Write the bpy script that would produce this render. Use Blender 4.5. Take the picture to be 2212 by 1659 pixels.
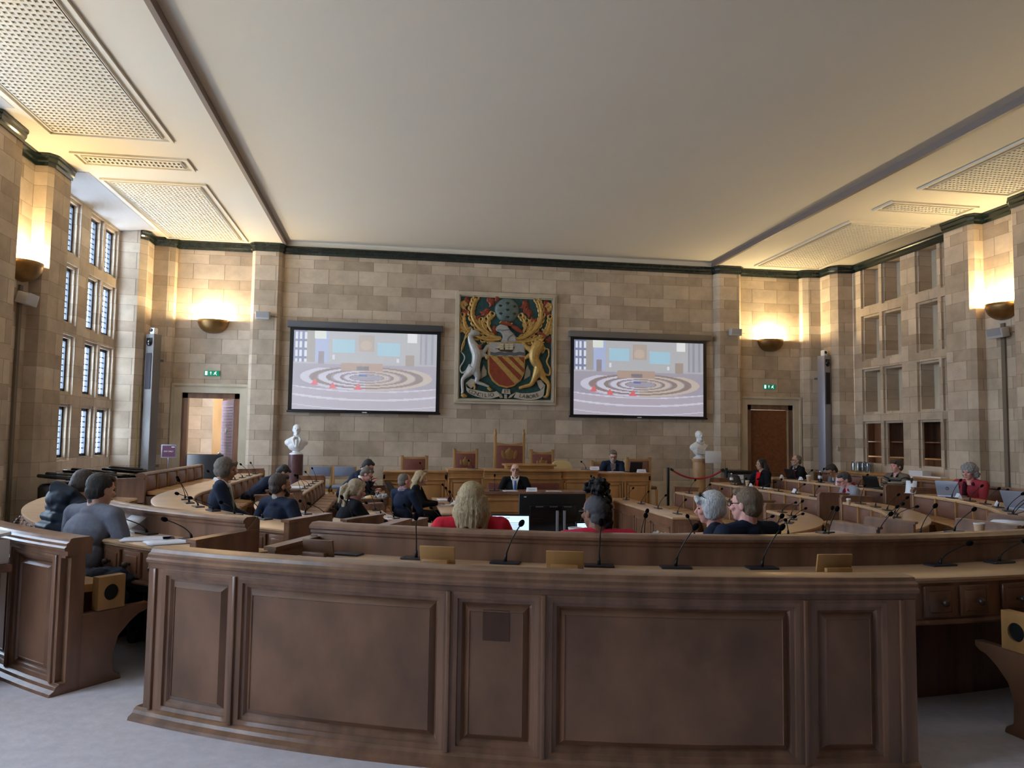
import bpy, bmesh, math, random
from mathutils import Vector, Matrix, Euler
random.seed(7)
for o in list(bpy.data.objects): bpy.data.objects.remove(o)
SC = bpy.context.scene
COL = SC.collection
R = math.radians
# ---------------------------------------------------------------- camera
YAW, PITCH, ROLL, FPX = 0.15309722, 0.06836463, 0.01407798, 1660.0
fw = Vector((math.sin(YAW)*math.cos(PITCH), math.cos(YAW)*math.cos(PITCH), math.sin(PITCH)))
rt = Vector((math.cos(YAW), -math.sin(YAW), 0)); up = rt.cross(fw)
rt2 = rt*math.cos(ROLL)+up*math.sin(ROLL); up2 = -rt*math.sin(ROLL)+up*math.cos(ROLL)
cam = bpy.data.cameras.new('camera'); cam_o = bpy.data.objects.new('camera', cam); COL.objects.link(cam_o)
m = Matrix((rt2, up2, -fw)).transposed().to_4x4(); m.translation = Vector((0, 0, 1.5))
cam_o.matrix_world = m
cam.sensor_width = 36.0; cam.lens = 36.0*FPX/2212.0; cam.clip_start = .05; cam.clip_end = 200
SC.camera = cam_o
# ---------------------------------------------------------------- world, exposure
SC.view_settings.view_transform = 'Standard'; SC.view_settings.look = 'None'
SC.view_settings.gamma = 1.0; SC.view_settings.use_curve_mapping = False
SC.view_settings.exposure = 1.2
W = bpy.data.worlds.new('overcast_sky'); SC.world = W; W.use_nodes = True
bg = W.node_tree.nodes['Background']; bg.inputs['Color'].default_value = (0.66, 0.80, 1.0, 1); bg.inputs['Strength'].default_value = 15.0
WARM = (1.0, 0.82, 0.46)
LAMP_W = 72.0
def portal(x, y, z, sy, sz, facing):
    l = bpy.data.lights.new('window_daylight', 'AREA'); l.shape = 'RECTANGLE'; l.size = sz; l.size_y = sy
    l.cycles.is_portal = True
    o = bpy.data.objects.new('window_daylight', l); COL.objects.link(o); o.location = (x, y, z)
    o.rotation_euler = (0, R(-90 if facing > 0 else 90), 0)
BAYS = [(12.45, 15.8), (6.75, 10.1), (1.05, 4.4)]
for a, b in BAYS: portal(-5.80, (a+b)/2, 3.2, b-a, 4.6, 1)

# ---------------------------------------------------------------- materials
MATS = {}
def srgb(c):
    return tuple((v/255/12.92 if v/255 <= .04045 else ((v/255+.055)/1.055)**2.4) for v in c)
def mat(name, rgb, rough=.5, metal=0, spec=.5, emit=None, es=0, noise=None, bump=0, coat=0):
    """rgb sRGB 0-255; noise=(scale xyz, amount)"""
    if name in MATS: return MATS[name]
    m = bpy.data.materials.new(name); m.use_nodes = True; nt = m.node_tree; N = nt.nodes; L = nt.links
    b = N['Principled BSDF']; c = srgb(rgb)
    b.inputs['Base Color'].default_value = (*c, 1); b.inputs['Roughness'].default_value = rough
    b.inputs['Metallic'].default_value = metal; b.inputs['Specular IOR Level'].default_value = spec
    if coat: b.inputs['Coat Weight'].default_value = coat; b.inputs['Coat Roughness'].default_value = .25
    if emit: b.inputs['Emission Color'].default_value = (*srgb(emit), 1); b.inputs['Emission Strength'].default_value = es
    if noise:
        sc, amt = noise
        tc = N.new('ShaderNodeTexCoord'); mp = N.new('ShaderNodeMapping'); mp.inputs['Scale'].default_value = sc
        nz = N.new('ShaderNodeTexNoise'); nz.inputs['Scale'].default_value = 1; nz.inputs['Detail'].default_value = 5
        rp = N.new('ShaderNodeMapRange'); rp.inputs['From Min'].default_value = .3; rp.inputs['From Max'].default_value = .7
        rp.inputs['To Min'].default_value = 1-amt; rp.inputs['To Max'].default_value = 1+amt
        mx = N.new('ShaderNodeVectorMath'); mx.operation = 'SCALE'; mx.inputs[0].default_value = c
        L.new(tc.outputs['Object'], mp.inputs['Vector']); L.new(mp.outputs[0], nz.inputs['Vector'])
        L.new(nz.outputs['Fac'], rp.inputs['Value']); L.new(rp.outputs[0], mx.inputs['Scale'])
        L.new(mx.outputs[0], b.inputs['Base Color'])
        if bump:
            bp = N.new('ShaderNodeBump'); bp.inputs['Strength'].default_value = bump; bp.inputs['Distance'].default_value = .01
            L.new(nz.outputs['Fac'], bp.inputs['Height']); L.new(bp.outputs[0], b.inputs['Normal'])
    MATS[name] = m; return m
def stone_mat(name, c1, c2, cm, flip=False):
    m = bpy.data.materials.new(name); m.use_nodes = True; nt = m.node_tree; N = nt.nodes; L = nt.links
    b = N['Principled BSDF']; b.inputs['Roughness'].default_value = .75; b.inputs['Specular IOR Level'].default_value = .25
    uv = N.new('ShaderNodeUVMap'); sp = N.new('ShaderNodeSeparateXYZ'); L.new(uv.outputs[0], sp.inputs[0])
    def M(op, a, b_=None, c_=None):
        n = N.new('ShaderNodeMath'); n.operation = op
        for i, v in enumerate((a, b_, c_)):
            if v is None: continue
            if isinstance(v, (int, float)): n.inputs[i].default_value = v
            else: L.new(v, n.inputs[i])
        return n.outputs[0]
    # courses alternate 0.32 m and 0.20 m high
    v = M('DIVIDE', sp.outputs[1], .52); fl = M('FLOOR', v); fr = M('SUBTRACT', v, fl)
    a = M('MULTIPLY', M('MINIMUM', M('DIVIDE', fr, .62), 1.0), .5)
    b2 = M('MULTIPLY', M('MAXIMUM', M('DIVIDE', M('SUBTRACT', fr, .62), .38), 0.0), .5)
    vv = M('ADD', fl, M('ADD', a, b2))
    cb = N.new('ShaderNodeCombineXYZ'); L.new(sp.outputs[0], cb.inputs[0]); L.new(vv, cb.inputs[1])
    bt = N.new('ShaderNodeTexBrick'); L.new(cb.outputs[0], bt.inputs['Vector'])
    bt.inputs['Scale'].default_value = 1; bt.inputs['Brick Width'].default_value = .62; bt.inputs['Row Height'].default_value = .5
    bt.inputs['Mortar Size'].default_value = .006; bt.inputs['Mortar Smooth'].default_value = .3; bt.inputs['Bias'].default_value = 0
    bt.inputs['Color1'].default_value = (*srgb(c1), 1); bt.inputs['Color2'].default_value = (*srgb(c2), 1); bt.inputs['Mortar'].default_value = (*srgb(cm), 1)
    nz = N.new('ShaderNodeTexNoise'); nz.inputs['Scale'].default_value = 2.2; nz.inputs['Detail'].default_value = 8; nz.inputs['Roughness'].default_value = .65
    L.new(uv.outputs[0], nz.inputs['Vector'])
    rp = N.new('ShaderNodeMapRange'); rp.inputs['From Min'].default_value = .3; rp.inputs['From Max'].default_value = .7; rp.inputs['To Min'].default_value = .76; rp.inputs['To Max'].default_value = 1.14
    L.new(nz.outputs['Fac'], rp.inputs['Value'])
    mx = N.new('ShaderNodeVectorMath'); mx.operation = 'SCALE'; L.new(bt.outputs['Color'], mx.inputs[0]); L.new(rp.outputs[0], mx.inputs['Scale'])
    L.new(mx.outputs[0], b.inputs['Base Color'])
    bp = N.new('ShaderNodeBump'); bp.inputs['Strength'].default_value = .35; bp.inputs['Distance'].default_value = .006; bp.invert = True
    L.new(bt.outputs['Fac'], bp.inputs['Height']); L.new(bp.outputs[0], b.inputs['Normal'])
    MATS[name] = m; return m
STONE = stone_mat('stone_ashlar', (206, 188, 167), (168, 149, 129), (140, 124, 104))
STONEP = mat('stone_plain', (196, 183, 160), .7, spec=.25, noise=((3, 3, 2), .14))
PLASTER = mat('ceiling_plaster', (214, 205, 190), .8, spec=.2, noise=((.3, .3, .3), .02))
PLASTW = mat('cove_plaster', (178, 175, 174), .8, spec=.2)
TRIM = mat('dark_green_marble', (30, 38, 34), .18, spec=.6, noise=((9, 9, 9), .5))
FASCIA = mat('fascia_shade', (120, 106, 100), .6)  # ceiling step face; its shading is put into this brown-grey colour
CARPET = mat('carpet_pile', (214, 208, 214), .95, spec=.1, noise=((14, 14, 14), .07), bump=.4)
OAK = mat('oak_panel', (126, 91, 70), .3, spec=.5, noise=((9, 9, 1.4), .36), bump=.06, coat=.3)
OAKF = mat('oak_field', (124, 88, 66), .3, spec=.5, noise=((3.2, 3.2, 2.2), .36), bump=.06, coat=.3)
OAKT = mat('oak_tabletop', (198, 162, 126), .3, spec=.5, noise=((3.5, 3.5, 3.5), .13), coat=.25)
OAKL = mat('oak_light', (172, 128, 78), .4, spec=.5, noise=((6, 6, 1.4), .2), coat=.1)
OAKD = mat('oak_dark', (104, 72, 52), .4, spec=.5, noise=((7, 7, 1.2), .25))
DAIS = mat('oak_golden', (170, 122, 72), .36, spec=.5, noise=((5, 5, 1.2), .2), coat=.15)
DOORW = mat('door_quilted', (112, 66, 34), .45, noise=((20, 20, 20), .25), bump=.3)
LEATH = mat('brown_leather', (122, 86, 72), .36, spec=.5, noise=((5, 5, 5), .14), bump=.03)
LEATH2 = mat('maroon_leather', (118, 66, 56), .4, spec=.5, noise=((5, 5, 5), .12))
BLACK = mat('black_plastic', (16, 16, 18), .45)
BLACKG = mat('black_gloss', (14, 15, 18), .16, spec=.6)
FOAM = mat('foam_black', (10, 10, 12), .95, spec=.1)
GREYM = mat('grey_metal', (150, 150, 156), .45, metal=.3)
GREYD = mat('grey_dark', (78, 78, 82), .5)
CHROME = mat('chrome_steel', (190, 190, 195), .25, metal=.9)
PLATE = mat('mic_plate', (58, 60, 68), .3, metal=.4)
WHITE = mat('white_paint', (226, 226, 228), .5)
PAPER = mat('white_paper', (232, 234, 244), .7, spec=.2)
MARBLE = mat('white_marble', (226, 226, 226), .35, noise=((6, 6, 6), .05))
PORPH = mat('purple_marble', (96, 66, 68), .25, noise=((14, 14, 5), .25))
BUFFM = mat('buff_marble', (186, 148, 108), .3, noise=((9, 9, 4), .2))
BRONZE = mat('bronze_bowl', (136, 104, 62), .38, metal=.75, noise=((8, 8, 8), .15))
BULB = mat('lamp_bulb', (255, 240, 200), .5, emit=(255, 226, 160), es=60)
GREENS = mat('exit_green', (0, 120, 88), .4, emit=(0, 120, 88), es=.25)
SIGNW = mat('exit_white', (235, 245, 240), .4, emit=(225, 240, 235), es=.5)
IRON = mat('window_iron', (30, 34, 44), .5)
WOODK = mat('knob_dark', (52, 36, 28), .35)
CREAM = mat('cream_fabric', (214, 186, 130), .7)
BLUEF = mat('blue_grey_fabric', (120, 128, 148), .8)
GOLD = mat('gilt', (188, 150, 84), .42, metal=.3, noise=((20, 20, 20), .18))
TEAL = mat('teal_ground', (34, 74, 74), .6, noise=((20, 20, 20), .35))
RUST = mat('rust_red', (136, 58, 36), .5, noise=((16, 16, 16), .2))
SILVER = mat('silver_grey', (176, 172, 166), .4, metal=.2, noise=((20, 20, 20), .12))
PURPLE = mat('sign_purple', (92, 44, 68), .5)
REDV = mat('red_rope', (168, 36, 42), .7)
CARDB = mat('paper_cup_brown', (196, 164, 132), .7)
LAPS = mat('laptop_silver', (160, 166, 182), .35, metal=.5)
SCRB = mat('laptop_screen_lit', (215, 235, 250), .4, emit=(200, 228, 250), es=.5)
gm = bpy.data.materials.new('window_glass'); gm.use_nodes = True; _n = gm.node_tree.nodes; _l = gm.node_tree.links
_n.remove(_n['Principled BSDF']); _t = _n.new('ShaderNodeBsdfTransparent'); _t.inputs[0].default_value = (.93, .96, .97, 1)
_g = _n.new('ShaderNodeBsdfGlossy'); _g.inputs['Roughness'].default_value = .08; _m = _n.new('ShaderNodeMixShader'); _m.inputs[0].default_value = .06
_l.new(_t.outputs[0], _m.inputs[1]); _l.new(_g.outputs[0], _m.inputs[2]); _l.new(_m.outputs[0], _n['Material Output'].inputs[0]); GLASS = gm
cg = bpy.data.materials.new('clear_glass'); cg.use_nodes = True; _n = cg.node_tree.nodes; _l = cg.node_tree.links
_n.remove(_n['Principled BSDF']); _t = _n.new('ShaderNodeBsdfTransparent'); _t.inputs[0].default_value = (.85, .88, .88, 1)
_g = _n.new('ShaderNodeBsdfGlossy'); _g.inputs['Roughness'].default_value = .05; _m = _n.new('ShaderNodeMixShader'); _m.inputs[0].default_value = .12
_l.new(_t.outputs[0], _m.inputs[1]); _l.new(_g.outputs[0], _m.inputs[2]); _l.new(_m.outputs[0], _n['Material Output'].inputs[0]); CLEAR = cg

# ---------------------------------------------------------------- object helpers
def empty(name, loc, label=None, cat=None, group=None, rz=0, kind=None):
    o = bpy.data.objects.new(name, None); COL.objects.link(o); o.location = loc; o.rotation_euler = (0, 0, rz)
    o.empty_display_size = .05
    tag(o, label, cat, group, kind); return o
def tag(o, label=None, cat=None, group=None, kind=None):
    if label: o['label'] = label
    if cat: o['category'] = cat
    if group: o['group'] = group
    if kind: o['kind'] = kind
    return o
def obj(name, bm, mt, parent=None, smooth=35, world=False, loc=None):
    """links bm as one mesh. world=True: verts are world coords, shifted into the parent's (unrotated) frame"""
    me = bpy.data.meshes.new(name)
    if world and parent is not None:
        bmesh.ops.translate(bm, verts=bm.verts, vec=-Vector(parent.matrix_basis.translation) - (Vector(parent.parent.location) if parent.parent else Vector()))
    bm.normal_update(); bm.to_mesh(me); bm.free()
    if isinstance(mt, (list, tuple)):
        for q in mt: me.materials.append(q)
    else: me.materials.append(mt)
    if smooth:
        me.shade_smooth(); me.set_sharp_from_angle(angle=R(smooth))
    o = bpy.data.objects.new(name, me); COL.objects.link(o)
    if parent is not None: o.parent = parent
    if loc is not None: o.location = loc
    return o
def struct(name, bm, mt, smooth=0, parent=None):
    o = obj(name, bm, mt, parent, smooth)
    if parent is None: o['kind'] = 'structure'
    return o
def NB(): return bmesh.new()
def box(bm, c, s, rz=0, rot=None, mi=0, bev=0):
    M_ = Matrix.Translation(c) @ (rot.to_matrix().to_4x4() if rot else Matrix.Rotation(rz, 4, 'Z')) @ Matrix.Diagonal((*s, 1))
    r = bmesh.ops.create_cube(bm, size=1, matrix=M_)
    for f in {f for v in r['verts'] for f in v.link_faces}: f.material_index = mi
    if bev:
        es = list({e for v in r['verts'] for e in v.link_edges})
        bmesh.ops.bevel(bm, geom=es, offset=bev, segments=2, affect='EDGES', profile=.5)
    return r['verts']
def bb(bm, x0, x1, y0, y1, z0, z1, mi=0, bev=0):
    return box(bm, ((x0+x1)/2, (y0+y1)/2, (z0+z1)/2), (abs(x1-x0), abs(y1-y0), abs(z1-z0)), mi=mi, bev=bev)
def ell(bm, c, r, rot=None, seg=16, mi=0):
    M_ = Matrix.Translation(c) @ (rot.to_matrix().to_4x4() if rot else Matrix.Identity(4)) @ Matrix.Diagonal((*r, 1))
    q = bmesh.ops.create_uvsphere(bm, u_segments=seg, v_segments=max(6, seg//2+2), radius=1, matrix=M_)
    for f in {f for v in q['verts'] for f in v.link_faces}: f.material_index = mi
    return q['verts']
def tube(bm, pts, rad, seg=8, mi=0, cap=True, flat=None):
    """tube along pts; rad number or list. flat=(axis vector, factor) squashes along axis"""
    pts = [Vector(p) for p in pts]; n = len(pts)
    rad = rad if isinstance(rad, (list, tuple)) else [rad]*n
    rings = []; pu = None
    for i, p in enumerate(pts):
        d = (pts[min(i+1, n-1)]-pts[max(i-1, 0)]).normalized()
        if pu is None:
            pu = Vector((0, 0, 1)) if abs(d.z) < .9 else Vector((1, 0, 0))
        u = (pu - d*pu.dot(d)).normalized(); w = d.cross(u); pu = u
        rg = []
        for k in range(seg):
            a = 2*math.pi*k/seg; off = (u*math.cos(a)+w*math.sin(a))*rad[i]
            if flat: off -= flat[0]*off.dot(flat[0])*(1-flat[1])
            rg.append(bm.verts.new(p+off))
        rings.append(rg)
    for a, b in zip(rings, rings[1:]):
        for k in range(seg):
            bm.faces.new((a[k], a[(k+1) % seg], b[(k+1) % seg], b[k])).material_index = mi
    if cap:
        bm.faces.new(rings[0][::-1]).material_index = mi; bm.faces.new(rings[-1]).material_index = mi
def cyl(bm, c, r0, r1, h, seg=24, mi=0):
    q = bmesh.ops.create_cone(bm, cap_ends=True, segments=seg, radius1=r0, radius2=r1, depth=h, matrix=Matrix.Translation(Vector(c)+Vector((0, 0, h/2))))
    for f in {f for v in q['verts'] for f in v.link_faces}: f.material_index = mi
def lathe(bm, prof, c=(0, 0, 0), seg=32, mi=0, a0=0, a1=360):
    full = abs(a1-a0-360) < .01; n = seg if full else seg+1; rings = []
    for r, z in prof:
        rings.append([bm.verts.new((c[0]+r*math.cos(R(a0+(a1-a0)*k/seg)), c[1]+r*math.sin(R(a0+(a1-a0)*k/seg)), c[2]+z)) for k in range(n)])
    for a, b in zip(rings, rings[1:]):
        for k in range(seg):
            k2 = (k+1) % n
            f = bm.faces.new((a[k], a[k2], b[k2], b[k])); f.material_index = mi
def prism(bm, pts, z0, z1, M_=None, mi=0):
    """polygon (x,y) extruded z0..z1, optional matrix"""
    a = [bm.verts.new((p[0], p[1], z0)) for p in pts]; b = [bm.verts.new((p[0], p[1], z1)) for p in pts]; n = len(pts)
    fs = [bm.faces.new(a[::-1]), bm.faces.new(b)] + [bm.faces.new((a[i], a[(i+1) % n], b[(i+1) % n], b[i])) for i in range(n)]
    for f in fs: f.material_index = mi
    bmesh.ops.recalc_face_normals(bm, faces=fs)
    if M_ is not None: bmesh.ops.transform(bm, matrix=M_, verts=a+b)
    return a+b
def strip(name, pts, z0, z1, mt, flip=False, parent=None, bm=None, u0=0):
    """vertical wall along plan polyline, uv = (length, height)"""
    own = bm is None
    if own: bm = NB()
    uv = bm.loops.layers.uv.verify(); u = u0
    for a, b in zip(pts, pts[1:]):
        l = math.hypot(b[0]-a[0], b[1]-a[1])
        q = [(a[0], a[1], z0, u), (b[0], b[1], z0, u+l), (b[0], b[1], z1, u+l), (a[0], a[1], z1, u)]
        if flip: q = q[::-1]
        f = bm.faces.new([bm.verts.new(p[:3]) for p in q])
        for lp, p in zip(f.loops, q): lp[uv].uv = (p[3], p[2])
        u += l
    if own: return struct(name, bm, mt, 0, parent)
# ---------------------------------------------------------------- horseshoe path (rings of desks)
CX, CY = 2.5, 10.12
def PT(r, t, z=0):
    if abs(t) <= 90:
        return Vector((CX+r*math.sin(R(t)), CY-r*math.cos(R(t)), z))
    return Vector((CX+math.copysign(r, t), CY+(abs(t)-90)*.1, z))
def TY(y): return 90+(y-CY)*10
def NRM(t):   # outward normal
    return Vector((math.sin(R(t)), -math.cos(R(t)), 0)) if abs(t) <= 90 else Vector((math.copysign(1, t), 0, 0))
def RZ(t):    # local +Y outward
    n = NRM(t); return math.atan2(n.y, n.x)-math.pi/2
def plen(r, t0, t1):
    def s(t): return r*R(min(abs(t), 90))+max(abs(t)-90, 0)*.1
    return abs(math.copysign(s(t1), t1)-math.copysign(s(t0), t0))
def walk(r, t0, step):
    """t after moving arc length step along radius r"""
    s = math.copysign(r*R(min(abs(t0), 90))+max(abs(t0)-90, 0)*.1, t0)+step
    a = abs(s); q = r*math.pi/2
    return math.copysign(math.degrees(a/r) if a <= q else 90+(a-q)/.1, s)
def tsteps(t0, t1, d=2.5):
    n = max(1, int(math.ceil(abs(t1-t0)/d))); L_ = [t0+(t1-t0)*i/n for i in range(n+1)]
    for k in (-90, 90):
        if t0 < k < t1 and k not in L_: L_.append(k)
    return sorted(L_)
def sweep(bm, prof, t0, t1, d=2.5, mi=0):
    rings = [[bm.verts.new(PT(r, t, z)) for r, z in prof] for t in tsteps(t0, t1, d)]
    n = len(prof); fs = []
    for a, b in zip(rings, rings[1:]):
        for k in range(n): fs.append(bm.faces.new((a[k], a[(k+1) % n], b[(k+1) % n], b[k])))
    fs += [bm.faces.new(rings[0][::-1]), bm.faces.new(rings[-1])]
    for f in fs: f.material_index = mi
    bmesh.ops.recalc_face_normals(bm, faces=fs)
def rz_box(bm, r0, r1, t, w, z0, z1, bev=0, mi=0):
    """box spanning radii r0..r1, width w along the path, at t"""
    rm = (r0+r1)/2
    return box(bm, PT(rm, t, (z0+z1)/2), (w, abs(r1-r0), z1-z0), rz=RZ(t), bev=bev, mi=mi)
def radial_prism(bm, prof, t, w, mi=0):
    """profile (r,z) extruded by width w along the path at t"""
    tg = Vector((-NRM(t).y, NRM(t).x, 0)); n = len(prof)
    a = [bm.verts.new(PT(r, t, z)-tg*w/2) for r, z in prof]; b = [bm.verts.new(PT(r, t, z)+tg*w/2) for r, z in prof]
    fs = [bm.faces.new(a[::-1]), bm.faces.new(b)]+[bm.faces.new((a[i], a[(i+1) % n], b[(i+1) % n], b[i])) for i in range(n)]
    for f in fs: f.material_index = mi
    bmesh.ops.recalc_face_normals(bm, faces=fs)
# ================================================================ ROOM
ZC, ZM = 5.47, 5.56           # side ceiling, middle ceiling
YB, YF = 16.62, -6.0
MX = lambda x: 4.87-x         # mirror about the room axis
# floors: stepped tiers following the horseshoe
def clipbm(bm):
    for co, no in (((-5.9, 0, 0), (-1, 0, 0)), ((10.8, 0, 0), (1, 0, 0)), ((0, -6.2, 0), (0, -1, 0)), ((0, 18.9, 0), (0, 1, 0))):
        g = list(bm.verts)+list(bm.edges)+list(bm.faces)
        bmesh.ops.bisect_plane(bm, geom=g, plane_co=co, plane_no=no, clear_outer=True)
bm = NB(); bb(bm, -5.9, 10.8, -6.2, 18.9, -.7, -.5); struct('floor', bm, CARPET)
FL = {'R1': 0.0, 'A': -.12, 'B': -.24, 'C': -.36}
for i, (ri, ro, z) in enumerate([(4.74, 20, 0), (3.68, 4.74, -.12), (2.58, 3.68, -.24), (0.02, 2.58, -.36)]):
    bm = NB(); sweep(bm, [(ri, -.52), (ro, -.52), (ro, z), (ri, z)], -TY(14.9), TY(14.9)); clipbm(bm)
    struct('floor', bm, CARPET)
bm = NB(); bb(bm, -5.9, 10.8, 14.9, 18.9, -.5, 0); struct('floor', bm, CARPET)
bm = NB(); bb(bm, -5.9, 10.8, -6.2, -5.0, -.5, -.001); struct('floor', bm, CARPET)

# --- wall plans (left side; right side mirrored)
def pil(y0, y1, xf, xb):      # pilaster outline going +y
    return [(xb, y0), (xf-.06, y0), (xf, y0+.08), (xf, y1-.08), (xf-.06, y1), (xb, y1)]
XF, XW, XR = -4.93, -5.35, -5.16
side = []
planL = [(-5.16, 10.9), (-5.16, 11.72)]
far_piece_L = [(XW, 15.8), (-5.0, 15.86), (-4.89, 16.0), (-4.89, 16.40), (-4.62, 16.44), (-4.5, 16.5), (-4.48, YB)]
mid_pil_L = [(-3.0, YB), (-2.97, 16.5), (-2.91, 16.44), (-2.44, 16.44), (-2.38, 16.5), (-2.35, YB)]
H0 = -.1
strip('wall_left', far_piece_L, H0, ZC, STONE); strip('wall_back', mid_pil_L, H0, ZC, STONE, u0=.3)
strip('wall_right', [(MX(x), y) for x, y in far_piece_L][::-1], H0, ZC, STONE); strip('wall_back', [(MX(x), y) for x, y in mid_pil_L][::-1], H0, ZC, STONE, u0=.3)
def sidewall(sx, name, periods):
    f = (lambda p: p) if sx < 0 else (lambda p: (MX(p[0]), p[1]))
    for k in range(periods):
        o = -5.7*k
        pts = [(XW, 10.1+o), (XF-.07, 10.1+o), (XF, 10.18+o), (XF, 10.82+o), (XF-.06, 10.9+o), (XR, 10.9+o), (XR, 11.72+o), (XF-.06, 11.72+o), (XF, 11.8+o), (XF, 12.38+o), (XF-.07, 12.45+o), (XW, 12.45+o)]
        pts = [f(p) for p in pts]
        strip(name, pts if sx < 0 else pts[::-1], H0, ZC, STONE, u0=k*.4)
sidewall(-1, 'wall_left', 3); sidewall(1, 'wall_right', 3)
# window bays: grid wall with openings
YC = [(0.0, .85, 0), (.85, 1.47, 1), (1.47, 1.89, 0), (1.89, 2.51, 1), (2.51, 2.62, 0), (2.62, 3.3, 1), (3.3, 3.35, 0)]
YCL = [(0, .14, 0), (.14, .76, 1), (.76, .87, 0), (.87, 1.47, 1), (1.47, 1.89, 0), (1.89, 2.5, 1), (2.5, 2.6, 0), (2.6, 3.27, 1), (3.27, 3.35, 0)]
ZR = [(H0, 1.0, 0), (1.0, 1.94, 1), (1.94, 2.1, 0), (2.1, 3.08, 1), (3.08, 3.26, 0), (3.26, 4.26, 1), (4.26, 4.43, 0), (4.43, 5.36, 1), (5.36, ZC, 0)]
def baywall(name, X, y0, dep, sgn, ycols, mt=STONE, lowdep=None):
    """inner face at X, openings recessed by dep away from room (sgn=-1 left, +1 right)"""
    bm = NB(); uv = bm.loops.layers.uv.verify()
    def quad(ps, us):
        f = bm.faces.new([bm.verts.new(p) for p in ps])
        for lp, u in zip(f.loops, us): lp[uv].uv = u
    for a, b, oy in ycols:
        for c, d, oz in ZR:
            ya, yb = y0+a, y0+b
            if not (oy and oz):
                quad([(X, ya, c), (X, yb, c), (X, yb, d), (X, ya, d)], [(ya, c), (yb, c), (yb, d), (ya, d)])
            else:
                e = .045; Xb = X+sgn*(lowdep if lowdep and c < 1.5 else dep); Xm = X+sgn*.05   # stepped reveal
                for (p, q, x0, x1) in (((ya, c), (yb, d), X, Xm), ((ya+e, c+e), (yb-e, d-e), Xm, Xb)):
                    (py, pz), (qy, qz) = p, q
                    quad([(x0, py, pz), (x1, py, pz), (x1, py, qz), (x0, py, qz)], [(0, pz), (.1, pz), (.1, qz), (0, qz)])
                    quad([(x0, qy, pz), (x0, qy, qz), (x1, qy, qz), (x1, qy, pz)], [(0, pz), (0, qz), (.1, qz), (.1, pz)])
                    quad([(x0, py, pz), (x0, qy, pz), (x1, qy, pz), (x1, py, pz)], [(py, 0), (qy, 0), (qy, .1), (py, .1)])
                    quad([(x0, py, qz), (x1, py, qz), (x1, qy, qz), (x0, qy, qz)], [(py, 0), (py, .1), (qy, .1), (qy, 0)])
                for (y1_, y2_, z1_, z2_) in ((ya, ya+e, c, d), (yb-e, yb, c, d), (ya+e, yb-e, c, c+e), (ya+e, yb-e, d-e, d)):
                    quad([(Xm, y1_, z1_), (Xm, y2_, z1_), (Xm, y2_, z2_), (Xm, y1_, z2_)], [(y1_, z1_), (y2_, z1_), (y2_, z2_), (y1_, z2_)])
    return struct(name, bm, mt)
baywall('wall_left', XW, 12.45, .17, -1, YCL)
for a, b in BAYS[1:]: baywall('wall_left', XW, a, .17, -1, YCL)
wn = 0
def window(y0, y1, z0, z1, fine):
    global wn; wn += 1
    X = XW-.14; e = .045; y0 += e; y1 -= e; z0 += e; z1 -= e
    bm = NB(); w = .05
    for q in ((y0, y0+w, z0, z1), (y1-w, y1, z0, z1), (y0, y1, z0, z0+w), (y0, y1, z1-w, z1)): bb(bm, X-.03, X+.03, q[0], q[1], q[2], q[3])
    fr = struct('window_%d' % wn, bm, IRON)
    bm = NB(); bb(bm, X-.006, X-.002, y0+w, y1-w, z0+w, z1-w); obj('pane', bm, GLASS, fr, 0)
    bm = NB(); r_ = .007 if fine else .009
    for k in range(1, 3): bb(bm, X-.012, X+.008, y0+w+(y1-y0-2*w)*k/3-r_, y0+w+(y1-y0-2*w)*k/3+r_, z0+w, z1-w)
    nh = 8
    for k in range(1, nh): bb(bm, X-.012, X+.008, y0+w, y1-w, z0+w+(z1-z0-2*w)*k/nh-r_, z0+w+(z1-z0-2*w)*k/nh+r_)
    obj('leading', bm, IRON, fr, 0)
for a, b in BAYS:
    for c, d, oy in YCL:
        if not oy: continue
        for e, f, oz in ZR:
            if oz: window(a+c, a+d, e, f, a > 12)
# right niche wall
XN = 10.2
YCR = [(0, .14, 0), (.14, .55, 1), (.55, .64, 0), (.64, 1.26, 1), (1.26, 1.71, 0), (1.71, 2.33, 1), (2.33, 2.43, 0), (2.43, 3.06, 1), (3.06, 3.35, 0)]
baywall('wall_right', XN, 12.45, .34, 1, YCR, lowdep=.09)
for a, b in BAYS[1:]: strip('wall_right', [(XN, b), (XN, a)], H0, ZC, STONE)
bm = NB(); bb(bm, XN+.335, XN+.36, 12.5, 15.75, 2.0, ZC); struct('wall_right', bm, STONEP)
# bookcase behind the lowest niche row (open oak shelves)
bk = empty('bookcase', (XN+.35, 14.0, 1.0), 'open oak bookcase shelves set into the lowest row of stone niches', 'bookcase')
bm = NB(); bb(bm, XN+.46, XN+.49, 12.45, 15.8, .98, 1.98)
bb(bm, XN+.095, XN+.46, 12.42, 12.45, .98, 1.98); bb(bm, XN+.095, XN+.46, 15.78, 15.81, .98, 1.98); bb(bm, XN+.095, XN+.49, 12.42, 15.81, 1.95, 1.975); bb(bm, XN+.095, XN+.49, 12.42, 15.81, .96, .985)
obj('carcass', bm, OAKD, bk, 0, world=True)
for z in (1.18, 1.5):
    bm = NB(); bb(bm, XN+.14, XN+.45, 12.46, 15.77, z-.012, z+.012); obj('shelf', bm, OAKL if z < 1.3 else OAK, bk, 0, world=True)
for y in (13.05, 13.88, 14.85):
    bm = NB(); bb(bm, XN+.11, XN+.45, y-.012, y+.012, 1.0, 1.94); obj('upright', bm, OAK, bk, 0, world=True)
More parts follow.
